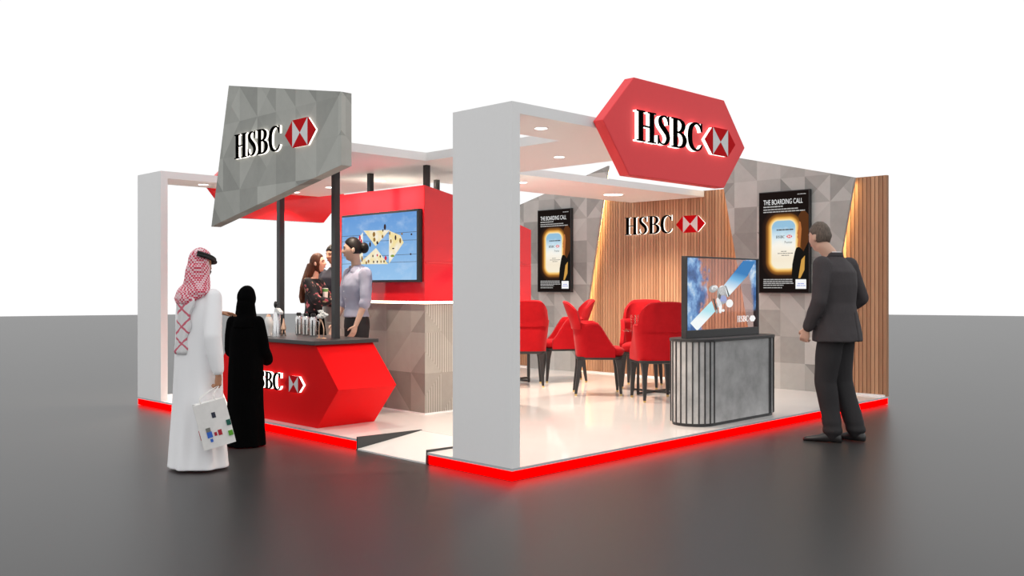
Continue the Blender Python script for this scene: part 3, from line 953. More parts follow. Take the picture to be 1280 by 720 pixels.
def table():
    root = thing('glass_table', 'x', 'table', (0, 0, 0), 0, 'round glass tables between the red chairs')
    mb = MB(); mb.lathe([(0.395, 0.768), (0.40, 0.772), (0.40, 0.778), (0.395, 0.782)], n=48)
    mb.build('tabletop', M['glass'], root, smooth=30)
    for a in range(4):
        q = a * pi / 2
        c, d = 0.33 * cos(q), 0.33 * sin(q)
        mb = MB(); mb.box((c - 0.012, d - 0.012, 0.0), (c + 0.012, d + 0.012, 0.767))
        mb.build('leg', M['black'], root)
    mb = MB(); mb.box((-0.33, -0.014, 0.006), (0.33, 0.014, 0.030)); mb.box((-0.014, -0.33, 0.007), (0.014, 0.33, 0.031))
    mb.build('cross_base', M['black'], root)
    mb = MB(); mb.box((-0.33, -0.011, 0.745), (0.33, 0.011, 0.766)); mb.box((-0.011, -0.33, 0.746), (0.011, 0.33, 0.767))
    mb.build('cross_rail', M['black'], root)
    return root


T1, T2 = (4.60, 4.60), (4.75, 2.24)
tb = table(); tb.location = (*T2, ZP); tb['label'] = 'round glass table with two tumblers, in front of the wood slat wall'
tc = dup(tb, (*T1, ZP), 0); tc['label'] = 'round glass table mostly hidden behind the white corner pillar'
for i, (x, y, lab) in enumerate(((4.565, 2.425, 'clear glass tumbler on the table, the one nearer the wall edge light'), (4.625, 2.365, 'clear glass tumbler on the table, next to the nearer red chair back'))):
    if i == 0:
        tum = thing('tumbler', lab, 'glass', (0, 0, 0), 0, 'tumblers on the glass table')
        mb = MB(); mb.lathe([(0.026, 0.0), (0.030, 0.003), (0.034, 0.185), (0.032, 0.187), (0.030, 0.184), (0.027, 0.014), (0.001, 0.012)], n=24)
        mb.build('vessel', M['glass'], tum, smooth=40)
        mb = MB(); mb.lathe([(0.001, 0.014), (0.0262, 0.015), (0.029, 0.15), (0.001, 0.151)], n=24)
        mb.build('water', M['glass'], tum, smooth=40)
        g = tum
    else:
        g = dup(tum)
    g.location = (x, y, ZP + 0.783); g['label'] = lab

# ------------------------------------------------------------------ red chairs


def ucurve(t):
    """plan of the wrap-around shell, t -1 (left front) .. 0 (rear) .. 1 (right front)"""
    w, d, rc = 0.27, 0.27, 0.15
    a = abs(t)
    s = 1 if t >= 0 else -1
    rear = w - rc
    L1, L2 = rear, pi / 2 * rc
    L3 = 0.46 - rc
    l = a * (L1 + L2 + L3)
    if l < L1:
        return V(s * l, -d, 0), V(0, -1, 0)
    if l < L1 + L2:
        q = (l - L1) / rc
        return V(s * (rear + rc * sin(q)), -d + rc - rc * cos(q), 0), V(s * sin(q), -cos(q), 0)
    return V(s * w, -d + rc + (l - L1 - L2), 0), V(s, 0, 0)


def chair():
    root = thing('dining_chair', 'x', 'chair', (0, 0, 0), 0, 'red upholstered chairs')
    mb = MB()
    mb.rings([[V(0.255 * sx * (1 - k), 0.0, 0) + V(0, 0, 0) for sx in ()] for k in ()]) if False else None
    pts = []
    def rr(w, d0, d1, z, r=0.07):
        out = []
        for (cx, cy, a0) in ((w - r, d1 - r, 0), (-w + r, d1 - r, pi / 2), (-w + r, d0 + r, pi), (w - r, d0 + r, 1.5 * pi)):
            for i in range(6):
                a = a0 + i * pi / 10
                out.append(V(cx + r * cos(a), cy + r * sin(a), z))
        return out
    mb.rings([rr(0.225, -0.225, 0.27, 0.472, 0.11), rr(0.238, -0.235, 0.30, 0.495, 0.12), rr(0.242, -0.235, 0.315, 0.53, 0.12), rr(0.236, -0.23, 0.305, 0.562, 0.12), rr(0.20, -0.20, 0.265, 0.585, 0.10)])
    mb.build('seat', M['velvet'], root, smooth=70)
    # wrap-around shell
    n, m = 44, 9
    def top(t):
        a = abs(t)
        s = min(1, max(0, (a - 0.66) / 0.34))
        s = s ** 1.5 * (1.45 - 0.45 * s ** 2)
        return 0.875 - 0.30 * min(1.0, s)
    mb = MB()
    th = 0.05
    rings = []
    for i in range(n + 1):
        t_ = -1 + 2 * i / n
        p, nn_ = ucurve(t_)
        tp = top(t_)
        lean = lambda z: nn_ * 0.048 * max(0, (z - 0.5) / 0.4) * (1 if abs(t_) < 0.5 else max(0.0, 1 - (abs(t_) - 0.5) / 0.3))
        o_ = [p + lean(0.465 + (tp - 0.465) * j / m) + V(0, 0, 0.465 + (tp - 0.465) * j / m) for j in range(m + 1)]
        i_ = [q - nn_ * th for q in reversed(o_)]
        cap = [o_[-1] - nn_ * th * 0.5 + V(0, 0, 0.018)]
        rings.append(o_ + cap + i_)
    mb.rings(rings)
    mb.build('shell', M['velvet'], root, smooth=60)
    # tall back
    mb = MB()
    rings = []
    n = 22
    for i in range(n + 1):
        t_ = 0.43 * (-1 + 2 * i / n)
        p, nn_ = ucurve(t_)
        p = p - nn_ * 0.004
        a = abs(t_) / 0.43
        tp = 1.135 - 0.10 * max(0, (a - 0.62) / 0.38) ** 2 - 0.02 * a * a
        b0 = 0.80
        o_ = []
        for j in range(11):
            z = b0 + (tp - b0) * j / 10
            lean = max(0, (z - 0.5) / 0.4) * 0.075 + max(0, z - 0.86) * 0.18
            q = p + V(nn_.x * 0.055 * min(0.95, max(0, (z - 0.5) / 0.4)), -lean * (0.55 + 0.45 * abs(nn_.y)), z)
            q.x *= 1 - 0.42 * max(0, z - 0.86)
            o_.append(q)
        i_ = [q - nn_ * 0.045 + V(0, 0.004, 0) for q in reversed(o_)]
        cap = [o_[-1] - nn_ * 0.022 + V(0, 0, 0.016)]
        rings.append(o_ + cap + i_)
    mb.rings(rings)
    mb.build('backrest', M['velvet'], root, smooth=60)
    mb = MB()
    pp = []
    for i in range(25):
        p, nn_ = ucurve(-0.44 + 0.88 * i / 24)
        pp.append(p + nn_ * 0.048 + V(0, -0.012 * abs(nn_.y), 0.878))
    mb.tube(pp, 0.006, 6)
    mb.build('piping', M['velvet'], root, smooth=True)
    mb = MB(); mb.rings([rr(0.245, -0.265, 0.275, 0.437), rr(0.255, -0.275, 0.285, 0.445), rr(0.255, -0.275, 0.285, 0.472)])
    mb.build('frame', M['black'], root, smooth=40)
    for sx in (-1, 1):
        for sy in (-1, 1):
            x1, y1 = sx * 0.205, (0.235 if sy > 0 else -0.225)
            x0, y0 = sx * 0.222, (0.262 if sy > 0 else -0.285)
            mb = MB(); rs = []
            for k in range(5):
                f = k / 4
                w = 0.015 + 0.016 * f ** 0.8 + (0.010 if k == 4 else 0)
                cx, cy, z = x0 + (x1 - x0) * f, y0 + (y1 - y0) * f, 0.02 + 0.42 * f
                rs.append([V(cx - w, cy - w, z), V(cx + w, cy - w, z), V(cx + w, cy + w, z), V(cx - w, cy + w, z)])
            mb.rings(rs)
            lg = mb.build('leg', M['black'], root, bevel=0.004)
            mb = MB(); mb.box((x0 - 0.014, y0 - 0.014, 0.0), (x0 + 0.014, y0 + 0.014, 0.021))
            mb.build('foot_cap', M['brass'], lg)
    return root


def face_to(p, q):
    return math.atan2(q[1] - p[1], q[0] - p[0]) - pi / 2


ch0 = chair()
CH = [((4.19, 1.80), math.atan2(0.8, 0.6) - pi / 2, 'red velvet chair seen from behind, partly covered by the slatted counter'),
      ((4.16, 2.66), math.atan2(-0.72, 0.70) - pi / 2, 'red velvet chair in side view facing the table with the tumblers'),
      ((5.20, 2.77), math.atan2(-0.45, -0.80) - pi / 2, 'red velvet chair behind the tumblers, facing out from the wood wall'),
      ((5.04, 4.02), math.atan2(0.62, -0.75) - pi / 2, 'red velvet chair in side view in front of the grey panel, facing the pillar'),
      ((4.25, 4.00), math.atan2(0.64, 0.60) - pi / 2, 'red velvet chair seen from behind, cut off by the white corner pillar')]
for i, (p, a, lab) in enumerate(CH):
    c = ch0 if i == 0 else dup(ch0)
    c.location = (*p, ZP); c.rotation_euler = (0, 0, a); c['label'] = lab

# ------------------------------------------------------------------ recessed lights


def downlight(x, y, r, lab, w=1.0):
    root = thing('ceiling_light', lab, 'ceiling light', (x, y, ZB), 0, 'recessed round ceiling lights')
    mb = MB(); mb.lathe([(r * 1.18, 0.0), (r * 1.18, -0.006), (r, -0.006), (r, 0.0)], (x, y, ZB + 0.001), 32)
    mb.build('frame', M['white'], root)
    mb = MB(); mb.lathe([(r * 0.98, 0.0), (r * 0.98, -0.004)], (x, y, ZB), 32)
    mb.build('diffuser', M['lamp'], root)
    l = bpy.data.lights.new('spot_lamp', 'SPOT')
    l.energy = 165 * w
    l.color = (1.0, 0.84, 0.68)
    l.spot_size = radians(125)
    l.spot_blend = 0.8
    l.shadow_soft_size = 0.06
    lo = bpy.data.objects.new('spot_lamp', l)
    C.objects.link(lo)
    lo.location = (x, y, ZB - 0.03)


for a in ((0.64, 0.314, 0.05, 'round ceiling light nearest the top of the white corner pillar'),
          (1.955, 1.309, 0.05, 'round ceiling light beside the lower left edge of the red hexagonal sign'),
          (5.20, 3.256, 0.13, 'largest round ceiling light, above the wood wall letters', 1.8),
          (3.27, 3.11, 0.07, 'round ceiling light just visible beside the white corner pillar', 1.6),
          (1.967, 4.177, 0.06, 'round ceiling light seen between two posts above the red cabin'),
          (0.671, 6.02, 0.06, 'round ceiling light near the far left pillar'),
          (1.969, 6.03, 0.06, 'round ceiling light above the red hexagonal sign seen from behind', 0.7),
          (1.955, 5.188, 0.06, 'round ceiling light beside the post under the grey sign', 0.6),
          (0.801, 3.21, 0.06, 'round ceiling light by the right lower corner of the grey sign', 0.6)):
    downlight(*a)
l = bpy.data.lights.new('cabin_fill_light', 'AREA')  # added fill light without a fixture, brightens the red cabin face
l.shape = 'RECTANGLE'; l.size = 0.05; l.size_y = 1.5; l.energy = 5.5; l.color = (1.0, 0.92, 0.86); l.spread = radians(55)
lo = bpy.data.objects.new('cabin_fill_light', l); C.objects.link(lo)
lo.location = (1.10, 3.45, 2.63); lo.rotation_euler = Euler((0, -radians(38), radians(0)))
# ------------------------------------------------------------------ people


class Fig:
    def __init__(self, label, loc, fwd, k, cat='person', group=None):
        self.k = k
        rz = math.atan2(fwd[1], fwd[0]) - pi / 2
        self.rz = rz
        self.root = thing('person', label, cat, loc, rz, group)
        self.mw = WM[self.root.name]
        self.im = self.mw.inverted()

    def build(self, mb, name, mat, parent=None, voxel=0.0, relax=2, smooth=True, fold=None, bevel=0.0):
        for v in mb.bm.verts:
            v.co = self.mw @ (v.co * self.k)
        fn = None
        if fold is not None:
            r3 = self.mw.to_3x3()
            def fn(co, no):
                l = (self.im @ co) / self.k
                nl = r3.transposed() @ no
                return co + no * (fold(l, nl) * self.k)
        return mb.build(name, mat, parent or self.root, voxel=voxel, relax=relax, smooth=smooth, fn=fn, bevel=bevel)


def head_pt(n):
    x, y, z = n.x * 0.074, n.y * 0.092, n.z * 0.118
    ax = abs(n.x)
    if n.z < 0:
        q = -n.z
        x *= 1 - 0.26 * q ** 1.4
        if n.y < 0:
            y *= 1 - 0.42 * q
        else:
            y *= 1 + 0.05 * q
    if n.y > 0:
        g = lambda cx, cz, sx, sz: exp(-((ax - cx) / sx) ** 2 - ((n.z - cz) / sz) ** 2)
        y += 0.024 * g(0, -0.20, 0.17, 0.13) + 0.012 * g(0, -0.02, 0.12, 0.16)
        y -= 0.011 * g(0.38, 0.06, 0.17, 0.11)
        y += 0.004 * g(0.3, 0.24, 0.4, 0.08)
        y += 0.007 * g(0, -0.50, 0.26, 0.09) - 0.004 * g(0, -0.64, 0.3, 0.06)
        y += 0.014 * g(0, -0.86, 0.34, 0.16)
        y += 0.004 * g(0.5, -0.22, 0.2, 0.2)
    return V(x, y, z)


def sphere_grid(nu=44, nv=30):
    return [[V(cos(a) * cos(b), sin(a) * cos(b), sin(b)) for a in [2 * pi * i / nu for i in range(nu)]] for b in [-pi / 2 + 0.03 + (pi - 0.06) * j / nv for j in range(nv + 1)]]


def head_mtx(c, yaw, pitch=0.0, roll=0.0):
    return Matrix.Translation(Vector(c)) @ Euler((pitch, roll, yaw), 'XYZ').to_matrix().to_4x4()


def add_head(mb, hm, ears=True):
    mb.rings([[hm @ head_pt(n) for n in r] for r in sphere_grid()])
    if ears:
        for s in (-1, 1):
            mb.ball(hm @ V(s * 0.076, -0.012, -0.008), (0.011, 0.019, 0.030), 0, hm.to_3x3() @ Euler((0.15, 0, s * -0.35)).to_matrix(), 12)


def cap_mesh(mb, hm, fac, nu=48, nv=32):
    """closed skin around the head; fac(n) > 1 stands proud of it, < 1 hides inside"""
    mb.rings([[hm @ (head_pt(n) * fac(n)) for n in r] for r in sphere_grid(nu, nv)])


def face_details(f, body, hm, brow=True, lips=True, hair='hair_black'):
    mb = MB()
    for s in (-1, 1):
        mb.ball(hm @ V(s * 0.030, 0.0765, 0.006), (0.011, 0.006, 0.0055), 0, hm.to_3x3(), 10)
    f.build(mb, 'eyes', M['eye'], body)
    if brow:
        mb = MB()
        for s in (-1, 1):
            mb.tube([hm @ V(s * 0.014, 0.088, 0.024), hm @ V(s * 0.032, 0.086, 0.030), hm @ V(s * 0.050, 0.072, 0.024)], [0.003, 0.0038, 0.002], 8)
        f.build(mb, 'eyebrows', M[hair], body)
    if lips:
        mb = MB()
        mb.ball(hm @ V(0, 0.0895, -0.0555), (0.020, 0.006, 0.0042), 0, hm.to_3x3(), 12)
        mb.ball(hm @ V(0, 0.0885, -0.0635), (0.017, 0.006, 0.0045), 0, hm.to_3x3(), 12)
        f.build(mb, 'lips', M['lips'], body)


def add_hand(mb, wrist, d, n, side, curl=0.35, sc=1.0, thumb=0.8, spread=1.0):
    """side +1 right hand, -1 left hand; d along the fingers, n the way the palm faces"""
    d = Vector(d).normalized()
    n = Vector(n)
    n = (n - d * n.dot(d)).normalized()
    s = n.cross(d) * (-1 if side > 0 else 1)
    w = Vector(wrist)
    rs = []
    for l, hw, ht in ((-0.03, .024, .019), (0.0, .025, .018), (0.03, .034, .017), (0.06, .040, .015), (0.086, .040, .012)):
        rs.append([w + (d * l + s * hw * cos(a) + n * ht * sin(a)) * sc for a in [2 * pi * i / 16 for i in range(16)]])
    mb.rings(rs)
    for off, L, cv in ((.031, .072, 0.9), (.0105, .082, 1.0), (-.0105, .076, 1.08), (-.031, .058, 1.2)):
        p = w + (d * 0.080 + s * off) * sc
        dr = (d + s * off * 1.6 * spread).normalized()
        ax = dr.cross(n).normalized()
        pts, rad = [p], [0.0088 * sc]
        ang = curl * cv * 0.6
        for q, fr in enumerate((0.45, 0.30, 0.25)):
            dd = dr * cos(ang) + n * sin(ang)
            p = p + dd * L * fr * sc
            pts.append(p)
            rad.append((0.0080, 0.0074, 0.0062)[q] * sc)
            ang += curl * cv
        mb.limb(pts, rad, 10)
    p = w + (d * 0.022 + s * 0.026) * sc
    t1 = (d * 0.62 + s * thumb * 0.75 + n * 0.35).normalized()
    p1 = p + t1 * 0.042 * sc
    t2 = (d * 0.85 + s * 0.25 * thumb + n * (0.25 + curl * 0.4)).normalized()
    mb.limb([p - t1 * 0.012, p1, p1 + t2 * 0.030 * sc], [0.013 * sc, 0.0105 * sc, 0.0078 * sc], 10)


def add_body(mb, hm, arms, legs, fem=False):
    """one skin: head, neck, torso, arms with hands, legs with feet"""
    add_head(mb, hm)
    base = hm @ V(0, -0.02, -0.075)
    nr = 0.048 if fem else 0.056
    mb.limb([V(0, -0.01, 1.36), V(0, 0.0, 1.44) * 0.5 + base * 0.5, base], [nr * 1.25, nr, nr], 18)
    sx = 0.9 if fem else 1.0
    mb.loft([(0.86, 0, 0, .12, .085), (0.93, 0, 0, .128, .090), (1.05, 0, 0.005, .112 * sx, .080), (1.20, 0, 0.005, .145 * sx, .095), (1.33, 0, -0.005, .155 * sx, .095), (1.40, 0, -0.012, .13 * sx, .07), (1.445, 0, -0.015, .06, .05)])
    for (s, e, w, d, n, side, curl) in arms:
        sc = 0.9 if fem else 1.0
        mb.limb([Vector(s), Vector(e) * 0.5 + Vector(s) * 0.5, Vector(e), Vector(e) * 0.65 + Vector(w) * 0.35, Vector(w)], [0.048 * sx, 0.043 * sx, 0.036 * sx, 0.037 * sx, 0.025 * sx], 14)
        add_hand(mb, w, d, n, side, curl, sc)
    for (h, k, a, toe) in legs:
        mb.limb([Vector(h), Vector(h) * 0.5 + Vector(k) * 0.5, Vector(k), Vector(k) * 0.65 + Vector(a) * 0.35, Vector(a)], [0.062, 0.060, 0.048, 0.048, 0.034], 14)
        t = Vector(toe)
        mb.limb([Vector(a) + V(0, 0, -0.03), V(a[0], a[1], 0.040) * 0.5 + V(t.x, t.y, 0.036) * 0.5, V(t.x, t.y, 0.027)], [0.032, 0.026, 0.020], 12)


def sleeve(mb, pts, radii):
    mb.limb([Vector(p) for p in pts], radii, 18)


def dense(secs, k=5):
    return smooth_path(secs, k)


def noise_fold(amp, freq, vert=1.0):
    def fn(l, n):
        return amp * noise.noise(V(l.x * freq, l.y * freq, l.z * freq * vert))
    return fn


def shoe(mb, heel, toe, sole=0.0):
    h, t = V(*heel), V(*toe)
    d = (t - h); d.z = 0
    L = d.length
    d.normalize()
    s = V(-d.y, d.x, 0)
    rs = []
    for f, hw, top in ((0.0, .024, .055), (0.06, .034, .075), (0.2, .037, .082), (0.38, .038, .078), (0.58, .043, .056), (0.78, .044, .042), (0.92, .034, .034), (1.0, .014, .022)):
        c = h + d * (L * f)
        z0 = h.z + (t.z - h.z) * f
        r = []
        for q in range(16):
            a = 2 * pi * q / 16
            yy = sin(a)
            r.append(c + s * hw * cos(a) * (1.0 if yy > -0.5 else 1.0) + V(0, 0, (z0 - c.z) + top * 0.5 + top * 0.5 * max(-0.98, min(1, yy * 1.15))))
        rs.append(r)
    mb.rings(rs)


# ---- man in the dark suit, looking at the screen
f = Fig('grey-haired man in a dark suit looking at the advertising screen, hands at his sides', (3.405, -0.80, 0), (0.03, 1.0), 2.005 / 1.75)
hm = head_mtx((-0.045, 0.115, 1.632), -0.22, -0.10)
LA = ((-.185, 0.02, 1.40), (-.262, 0.0, 1.12), (-.235, 0.125, 0.90))
RA = ((.185, -0.01, 1.40), (.285, -0.07, 1.14), (.215, 0.13, 0.98))
legs = [((-.085, 0, .86), (-.085, 0.045, .47), (-.085, -0.02, .07), (-.115, 0.12, 0.03)), ((.085, 0, .86), (.090, 0.0, .47), (.095, -0.12, .075), (.11, 0.02, 0.03))]
mb = MB(); add_body(mb, hm, [(*LA, (0.15, 0.35, -1), (1, 0.1, 0.1), -1, 0.75), (*RA, (-0.3, 0.6, -0.7), (-1, 0, 0), 1, 0.5)], legs)
body = f.build(mb, 'body', M['skin_fair'], voxel=0.0062)
face_details(f, body, hm, hair='hair_grey')
mb = MB()
def fac(n):
    v = 1.075
    hl = -0.05 + 0.62 * max(0, n.y) ** 1.2 + (0.10 if abs(n.x) > 0.5 and n.y > 0 else 0)
    hl = min(hl, 0.62)
    if n.y < 0:
        hl = -0.50 + 0.35 * max(0, 0.35 + n.y)
    s = max(0, min(1, (n.z - hl) / 0.14))
    return 0.90 + (v - 0.90) * s * s * (3 - 2 * s)
cap_mesh(mb, hm, fac)
f.build(mb, 'hair', M['hair_grey'], fold=noise_fold(0.005, 45))
mb = MB()
mb.loft([(1.36, 0, 0.01, .075, .07), (1.42, 0, 0.012, .078, .072), (1.475, 0, 0.026, .071, .074), (1.512, 0, 0.036, .068, .072)], 24)
f.build(mb, 'shirt_collar', M['collar'])
mb = MB()
mb.loft([(0.795, 0.0, -0.012, .232, .182), (0.86, 0, -0.01, .226, .176), (1.0, 0, 0.0, .206, .158), (1.10, 0, 0.006, .196, .148), (1.25, 0, 0.008, .212, .158), (1.35, 0, 0.010, .212, .150), (1.41, 0, 0.010, .175, .110), (1.455, 0, 0.012, .105, .085), (1.475, 0, 0.018, .076, .072)], 40)
sleeve(mb, [LA[0], (-.228, 0.0, 1.27), LA[1], (-.253, 0.055, 1.02), (-.238, 0.108, 0.92)], [.076, .068, .060, .054, .047])
sleeve(mb, [RA[0], (.238, -0.035, 1.27), RA[1], (.258, 0.03, 1.06), (.225, 0.105, 1.0)], [.076, .068, .060, .054, .047])
def jf(l, n):
    v = 0.006 * noise.noise(V(l.x * 9, l.y * 9, l.z * 5)) + 0.0025 * noise.noise(V(l.x * 24, l.y * 24, l.z * 14))
    if l.y < 0 and abs(l.x) < 0.006 and l.z < 1.02:
        v -= 0.008
    return v
jk = f.build(mb, 'jacket', M['suit'], voxel=0.010, relax=3, fold=jf)
mb = MB(); mb.rings([[hm @ V(0, 0, 0) * 0 + V(r * cos(a) * 1.02, 0.018 + r * sin(a) * 1.0 + 0.006, z + (0.012 if sin(a) < 0 else -0.03 * sin(a))) for a in [2 * pi * i / 28 for i in range(28)]] for r, z in ((.083, 1.452), (.076, 1.492), (.070, 1.494), (.070, 1.46))])
f.build(mb, 'jacket_collar', M['suit'], jk)
mb = MB()
mb.loft([(0.79, 0, 0, .150, .112), (0.88, 0, 0, .160, .118), (0.98, 0, 0, .152, .110)], 30)
sleeve(mb, [(-.078, 0, .83), (-.086, .028, .64), (-.087, 0.045, .47), (-.085, 0.01, .25), (-.085, -0.018, .085)], [.106, .098, .086, .077, .074])
sleeve(mb, [(.078, 0, .83), (.085, .006, .64), (.090, 0.0, .47), (.092, -0.07, .25), (.095, -0.118, .095)], [.106, .098, .086, .077, .074])
f.build(mb, 'trousers', M['suit_dark'], voxel=0.011, relax=3, fold=lambda l, n: 0.007 * noise.noise(V(l.x * 8, l.y * 8, l.z * 6)) + (0.006 * sin(l.z * 85) * max(0, (0.2 - l.z) / 0.2)))
for (h, t_) in (((-.075, -0.085, 0.002), (-.165, 0.195, 0.0)), ((.095, -0.19, 0.004), (.125, 0.095, 0.0))):
    mb = MB(); shoe(mb, h, t_)
    f.build(mb, 'shoe', M['shoe'])

# ---- man in the white robe with the chequered headscarf
f = Fig('person in a white robe and red chequered headscarf, seen from behind, holding a paper bag', (-1.355, 2.085, 0), (0.9, 0.44), 1.70 / 1.75)
hm = head_mtx((0.0, 0.02, 1.625), -0.22, -0.04)
RA = ((.140, -0.01, 1.365), (.205, -0.10, 1.06), (.250, -0.09, 0.765))
LA = ((-.16, 0.02, 1.36), (-.235, 0.26, 1.20), (-.205, 0.53, 1.225))
legs = [((-.085, 0, .86), (-.085, 0.02, .47), (-.085, -0.02, .07), (-.09, 0.14, 0.03)), ((.085, 0, .86), (.085, 0.02, .47), (.085, -0.02, .07), (.10, 0.14, 0.03))]
mb = MB(); add_body(mb, hm, [(*RA, (0.0, 0.0, -1), (-1, 0, 0), 1, 1.15), (*LA, (0.55, 0.85, 0.0), (0.15, 0.1, -1), -1, 0.30)], legs)
body = f.build(mb, 'body', M['skin_tan'], voxel=0.0060)
face_details(f, body, hm)
mb = MB()
cap_mesh(mb, hm, lambda n: 1.10 if (n.y > 0.05 and n.z < -0.30 - 0.25 * max(0, 0.6 - n.y)) and not (abs(n.x) < 0.28 and n.z > -0.62 and n.y > 0.6) else 0.93)
f.build(mb, 'beard', M['hair_black'])
mb = MB()
def robe_fold(a, z):
    d = max(0, min(1, (1.15 - z) / 0.95))
    return 1 + 0.050 * d * sin(a * 7 + 1.2 * sin(z * 2.2)) + 0.025 * d * sin(a * 12 + 2.0 - z * 1.5) + 0.02 * noise.noise(V(cos(a) * 2.2, sin(a) * 2.2, z * 2.6))
mb.loft(dense([(0.015, 0.0, 0.0, .238, .215), (0.10, 0, 0, .230, .205), (0.45, 0, 0, .208, .175), (0.80, 0, 0, .196, .160), (1.05, 0, 0, .190, .150), (1.22, 0, 0, .192, .146), (1.32, 0, 0, .180, .128), (1.38, 0, 0, .150, .105), (1.43, 0, 0, .095, .080), (1.465, 0, 0.003, .066, .066)]), 96, fold=robe_fold)
sleeve(mb, [RA[0], (.175, -0.055, 1.22), RA[1], (.228, -0.096, 0.92), (.247, -0.09, 0.80)], [.072, .070, .070, .062, .047])
sleeve(mb, [LA[0], (-.21, 0.14, 1.28), LA[1], (-.232, 0.30, 1.203)], [.072, .070, .064, .054])
f.build(mb, 'robe', M['robe'], voxel=0.010, relax=3)
# headscarf: cap, drape over the nape and shoulders
mb = MB()
def gf(n):
    edge = 0.34 if n.z < 0.55 else 0.78
    s = max(0, min(1, (edge - n.y) / 0.22)) if n.z > -0.75 else (1 if n.y < 0.25 else 0)
    return 0.92 + 0.27 * s
cap_mesh(mb, hm, gf)
mb.loft([(1.315, -0.045, -0.150, .060, .018), (1.36, -0.02, -0.115, .125, .055), (1.41, 0, -0.072, .140, .088), (1.47, 0.004, -0.035, .112, .092), (1.54, 0, -0.018, .094, .098), (1.62, 0, -0.005, .086, .100)], 36)
f.build(mb, 'headscarf', M['check'], voxel=0.007, relax=3, fold=lambda l, n: 0.005 * sin(l.z * 34 + l.x * 30) * max(0, min(1, (1.56 - l.z) / 0.12)) + 0.006 * noise.noise(V(l.x * 14, l.y * 14, l.z * 10)))
mb = MB()
ring = [V(0.083 * cos(a), 0.006 + 0.103 * sin(a), 0) for a in [-0.9 + (pi + 0.3) * i / 30 for i in range(31)]]
for dz, sc_ in ((0.056, 1.17), (0.076, 1.10)):
    mb.tube([hm @ (V(p.x * sc_, p.y * sc_, dz - 0.30 * p.y)) for p in ring], 0.0125, 10)
f.build(mb, 'head_cord', M['black_matte'])
mb = MB()
rs = []
for i in range(18):
    z = 1.36 - 0.44 * i / 17
    cx = -0.010 - 0.05 * i / 17
    hw = 0.080 + 0.012 * sin(i * 0.9) - 0.02 * (i / 17)
    row = []
    for q in range(11):
        xx = cx - hw + 2 * hw * q / 10
        yy = -sqrt(max(0.0, 1 - (xx / 0.205) ** 2)) * 0.150 - 0.016 + 0.004 * sin(q * 1.7 + i * 0.3) - max(0.0, z - 1.30) * -0.10
        row.append(V(xx, yy, z))
    rs.append(row + [p + V(0, 0.012, 0) for p in reversed(row)])
mb.rings(rs)
f.build(mb, 'scarf_tail', M['tail'])

# paper bag in his right hand
hand = f.mw @ (V(.250, -0.09, 0.678) * f.k)
u_, w_ = V(.7071, -.7071, 0), V(.7071, .7071, 0)
bc = V(hand.x, hand.y, 0) + u_ * 0.045 + w_ * -0.10
bag = thing('paper_bag', 'white paper carrier bag with small coloured squares, held by the robed person', 'bag', (bc.x, bc.y, 0.215))
ax = (u_ * 0.93 + w_ * 0.37).normalized()
roll = radians(14)
ex = (ax * cos(roll) + Z3 * sin(roll)).normalized()
ez = (Z3 * cos(roll) - ax * sin(roll)).normalized()
en = ex.cross(ez).normalized()       # towards the viewer
O = V(bc.x, bc.y, 0.215) - ex * 0.115
BW, BH, BD = 0.235, 0.345, 0.10
mb = MB()
def bp(a, b, c):
    return O + ex * a * BW + ez * b * BH - en * c * BD
rows = []
for b in (0.0, 0.5, 1.0):
    g_ = 0.0 if b == 0 else (0.02 if b < 1 else 0.10)
    rows.append([bp(0, b, 0), bp(0.5, b, -0.06), bp(1, b, 0), bp(1 - g_, b, 0.5), bp(1, b, 1), bp(0, b, 1), bp(g_, b, 0.5)])
mb.rings(rows)
mb.build('body', M['paper'], bag)
for q, c in enumerate((0.03, 0.97)):
    mb = MB()
    pts = smooth_path([tuple(bp(0.28, 0.97, c)), tuple(bp(0.30, 1.12, c * 0.8 + 0.1)), tuple(hand + V(0, 0, 0.0) + en * (0.012 - 0.02 * q)), tuple(bp(0.70, 1.12, c * 0.8 + 0.1)), tuple(bp(0.72, 0.97, c))], 5)
    mb.tube(pts, 0.0035, 8)
    mb.build('handle', M['paper'], bag, smooth=True)
cols = {'bag_print_black': (.02, .025, .05), 'bag_print_blue': (.03, .14, .60), 'bag_print_red': (.45, .01, .03), 'bag_print_green': (.10, .38, .02), 'bag_print_teal': (.0, .10, .07), 'bag_print_grey': (.20, .20, .18)}
mats = [flat(k_, c) for k_, c in cols.items()]
for a0, b0, a1, b1, mi in ((.48, .64, .60, .76, 0), (.20, .24, .36, .37, 1), (.26, .14, .34, .21, 1), (.20, .37, .34, .46, 5), (.54, .24, .66, .36, 2), (.42, .25, .50, .33, 2), (.84, .17, .98, .28, 3), (.86, .40, .99, .52, 4)):
    mb = MB(); mb.prism([(a0 * BW, b0 * BH), (a1 * BW, b0 * BH), (a1 * BW, b1 * BH), (a0 * BW, b1 * BH)], O, ex, ez, en, 0.0, 0.008, 0)
    mb.build('printed_mark', mats[mi], bag)
mb = MB(); mb.prism([(.25 * BD, .22 * BH), (.7 * BD, .25 * BH), (.7 * BD, .42 * BH), (.25 * BD, .36 * BH)], O, -en, ez, -ex, 0, 0.004, 0)
mb.build('printed_mark', mats[2], bag)

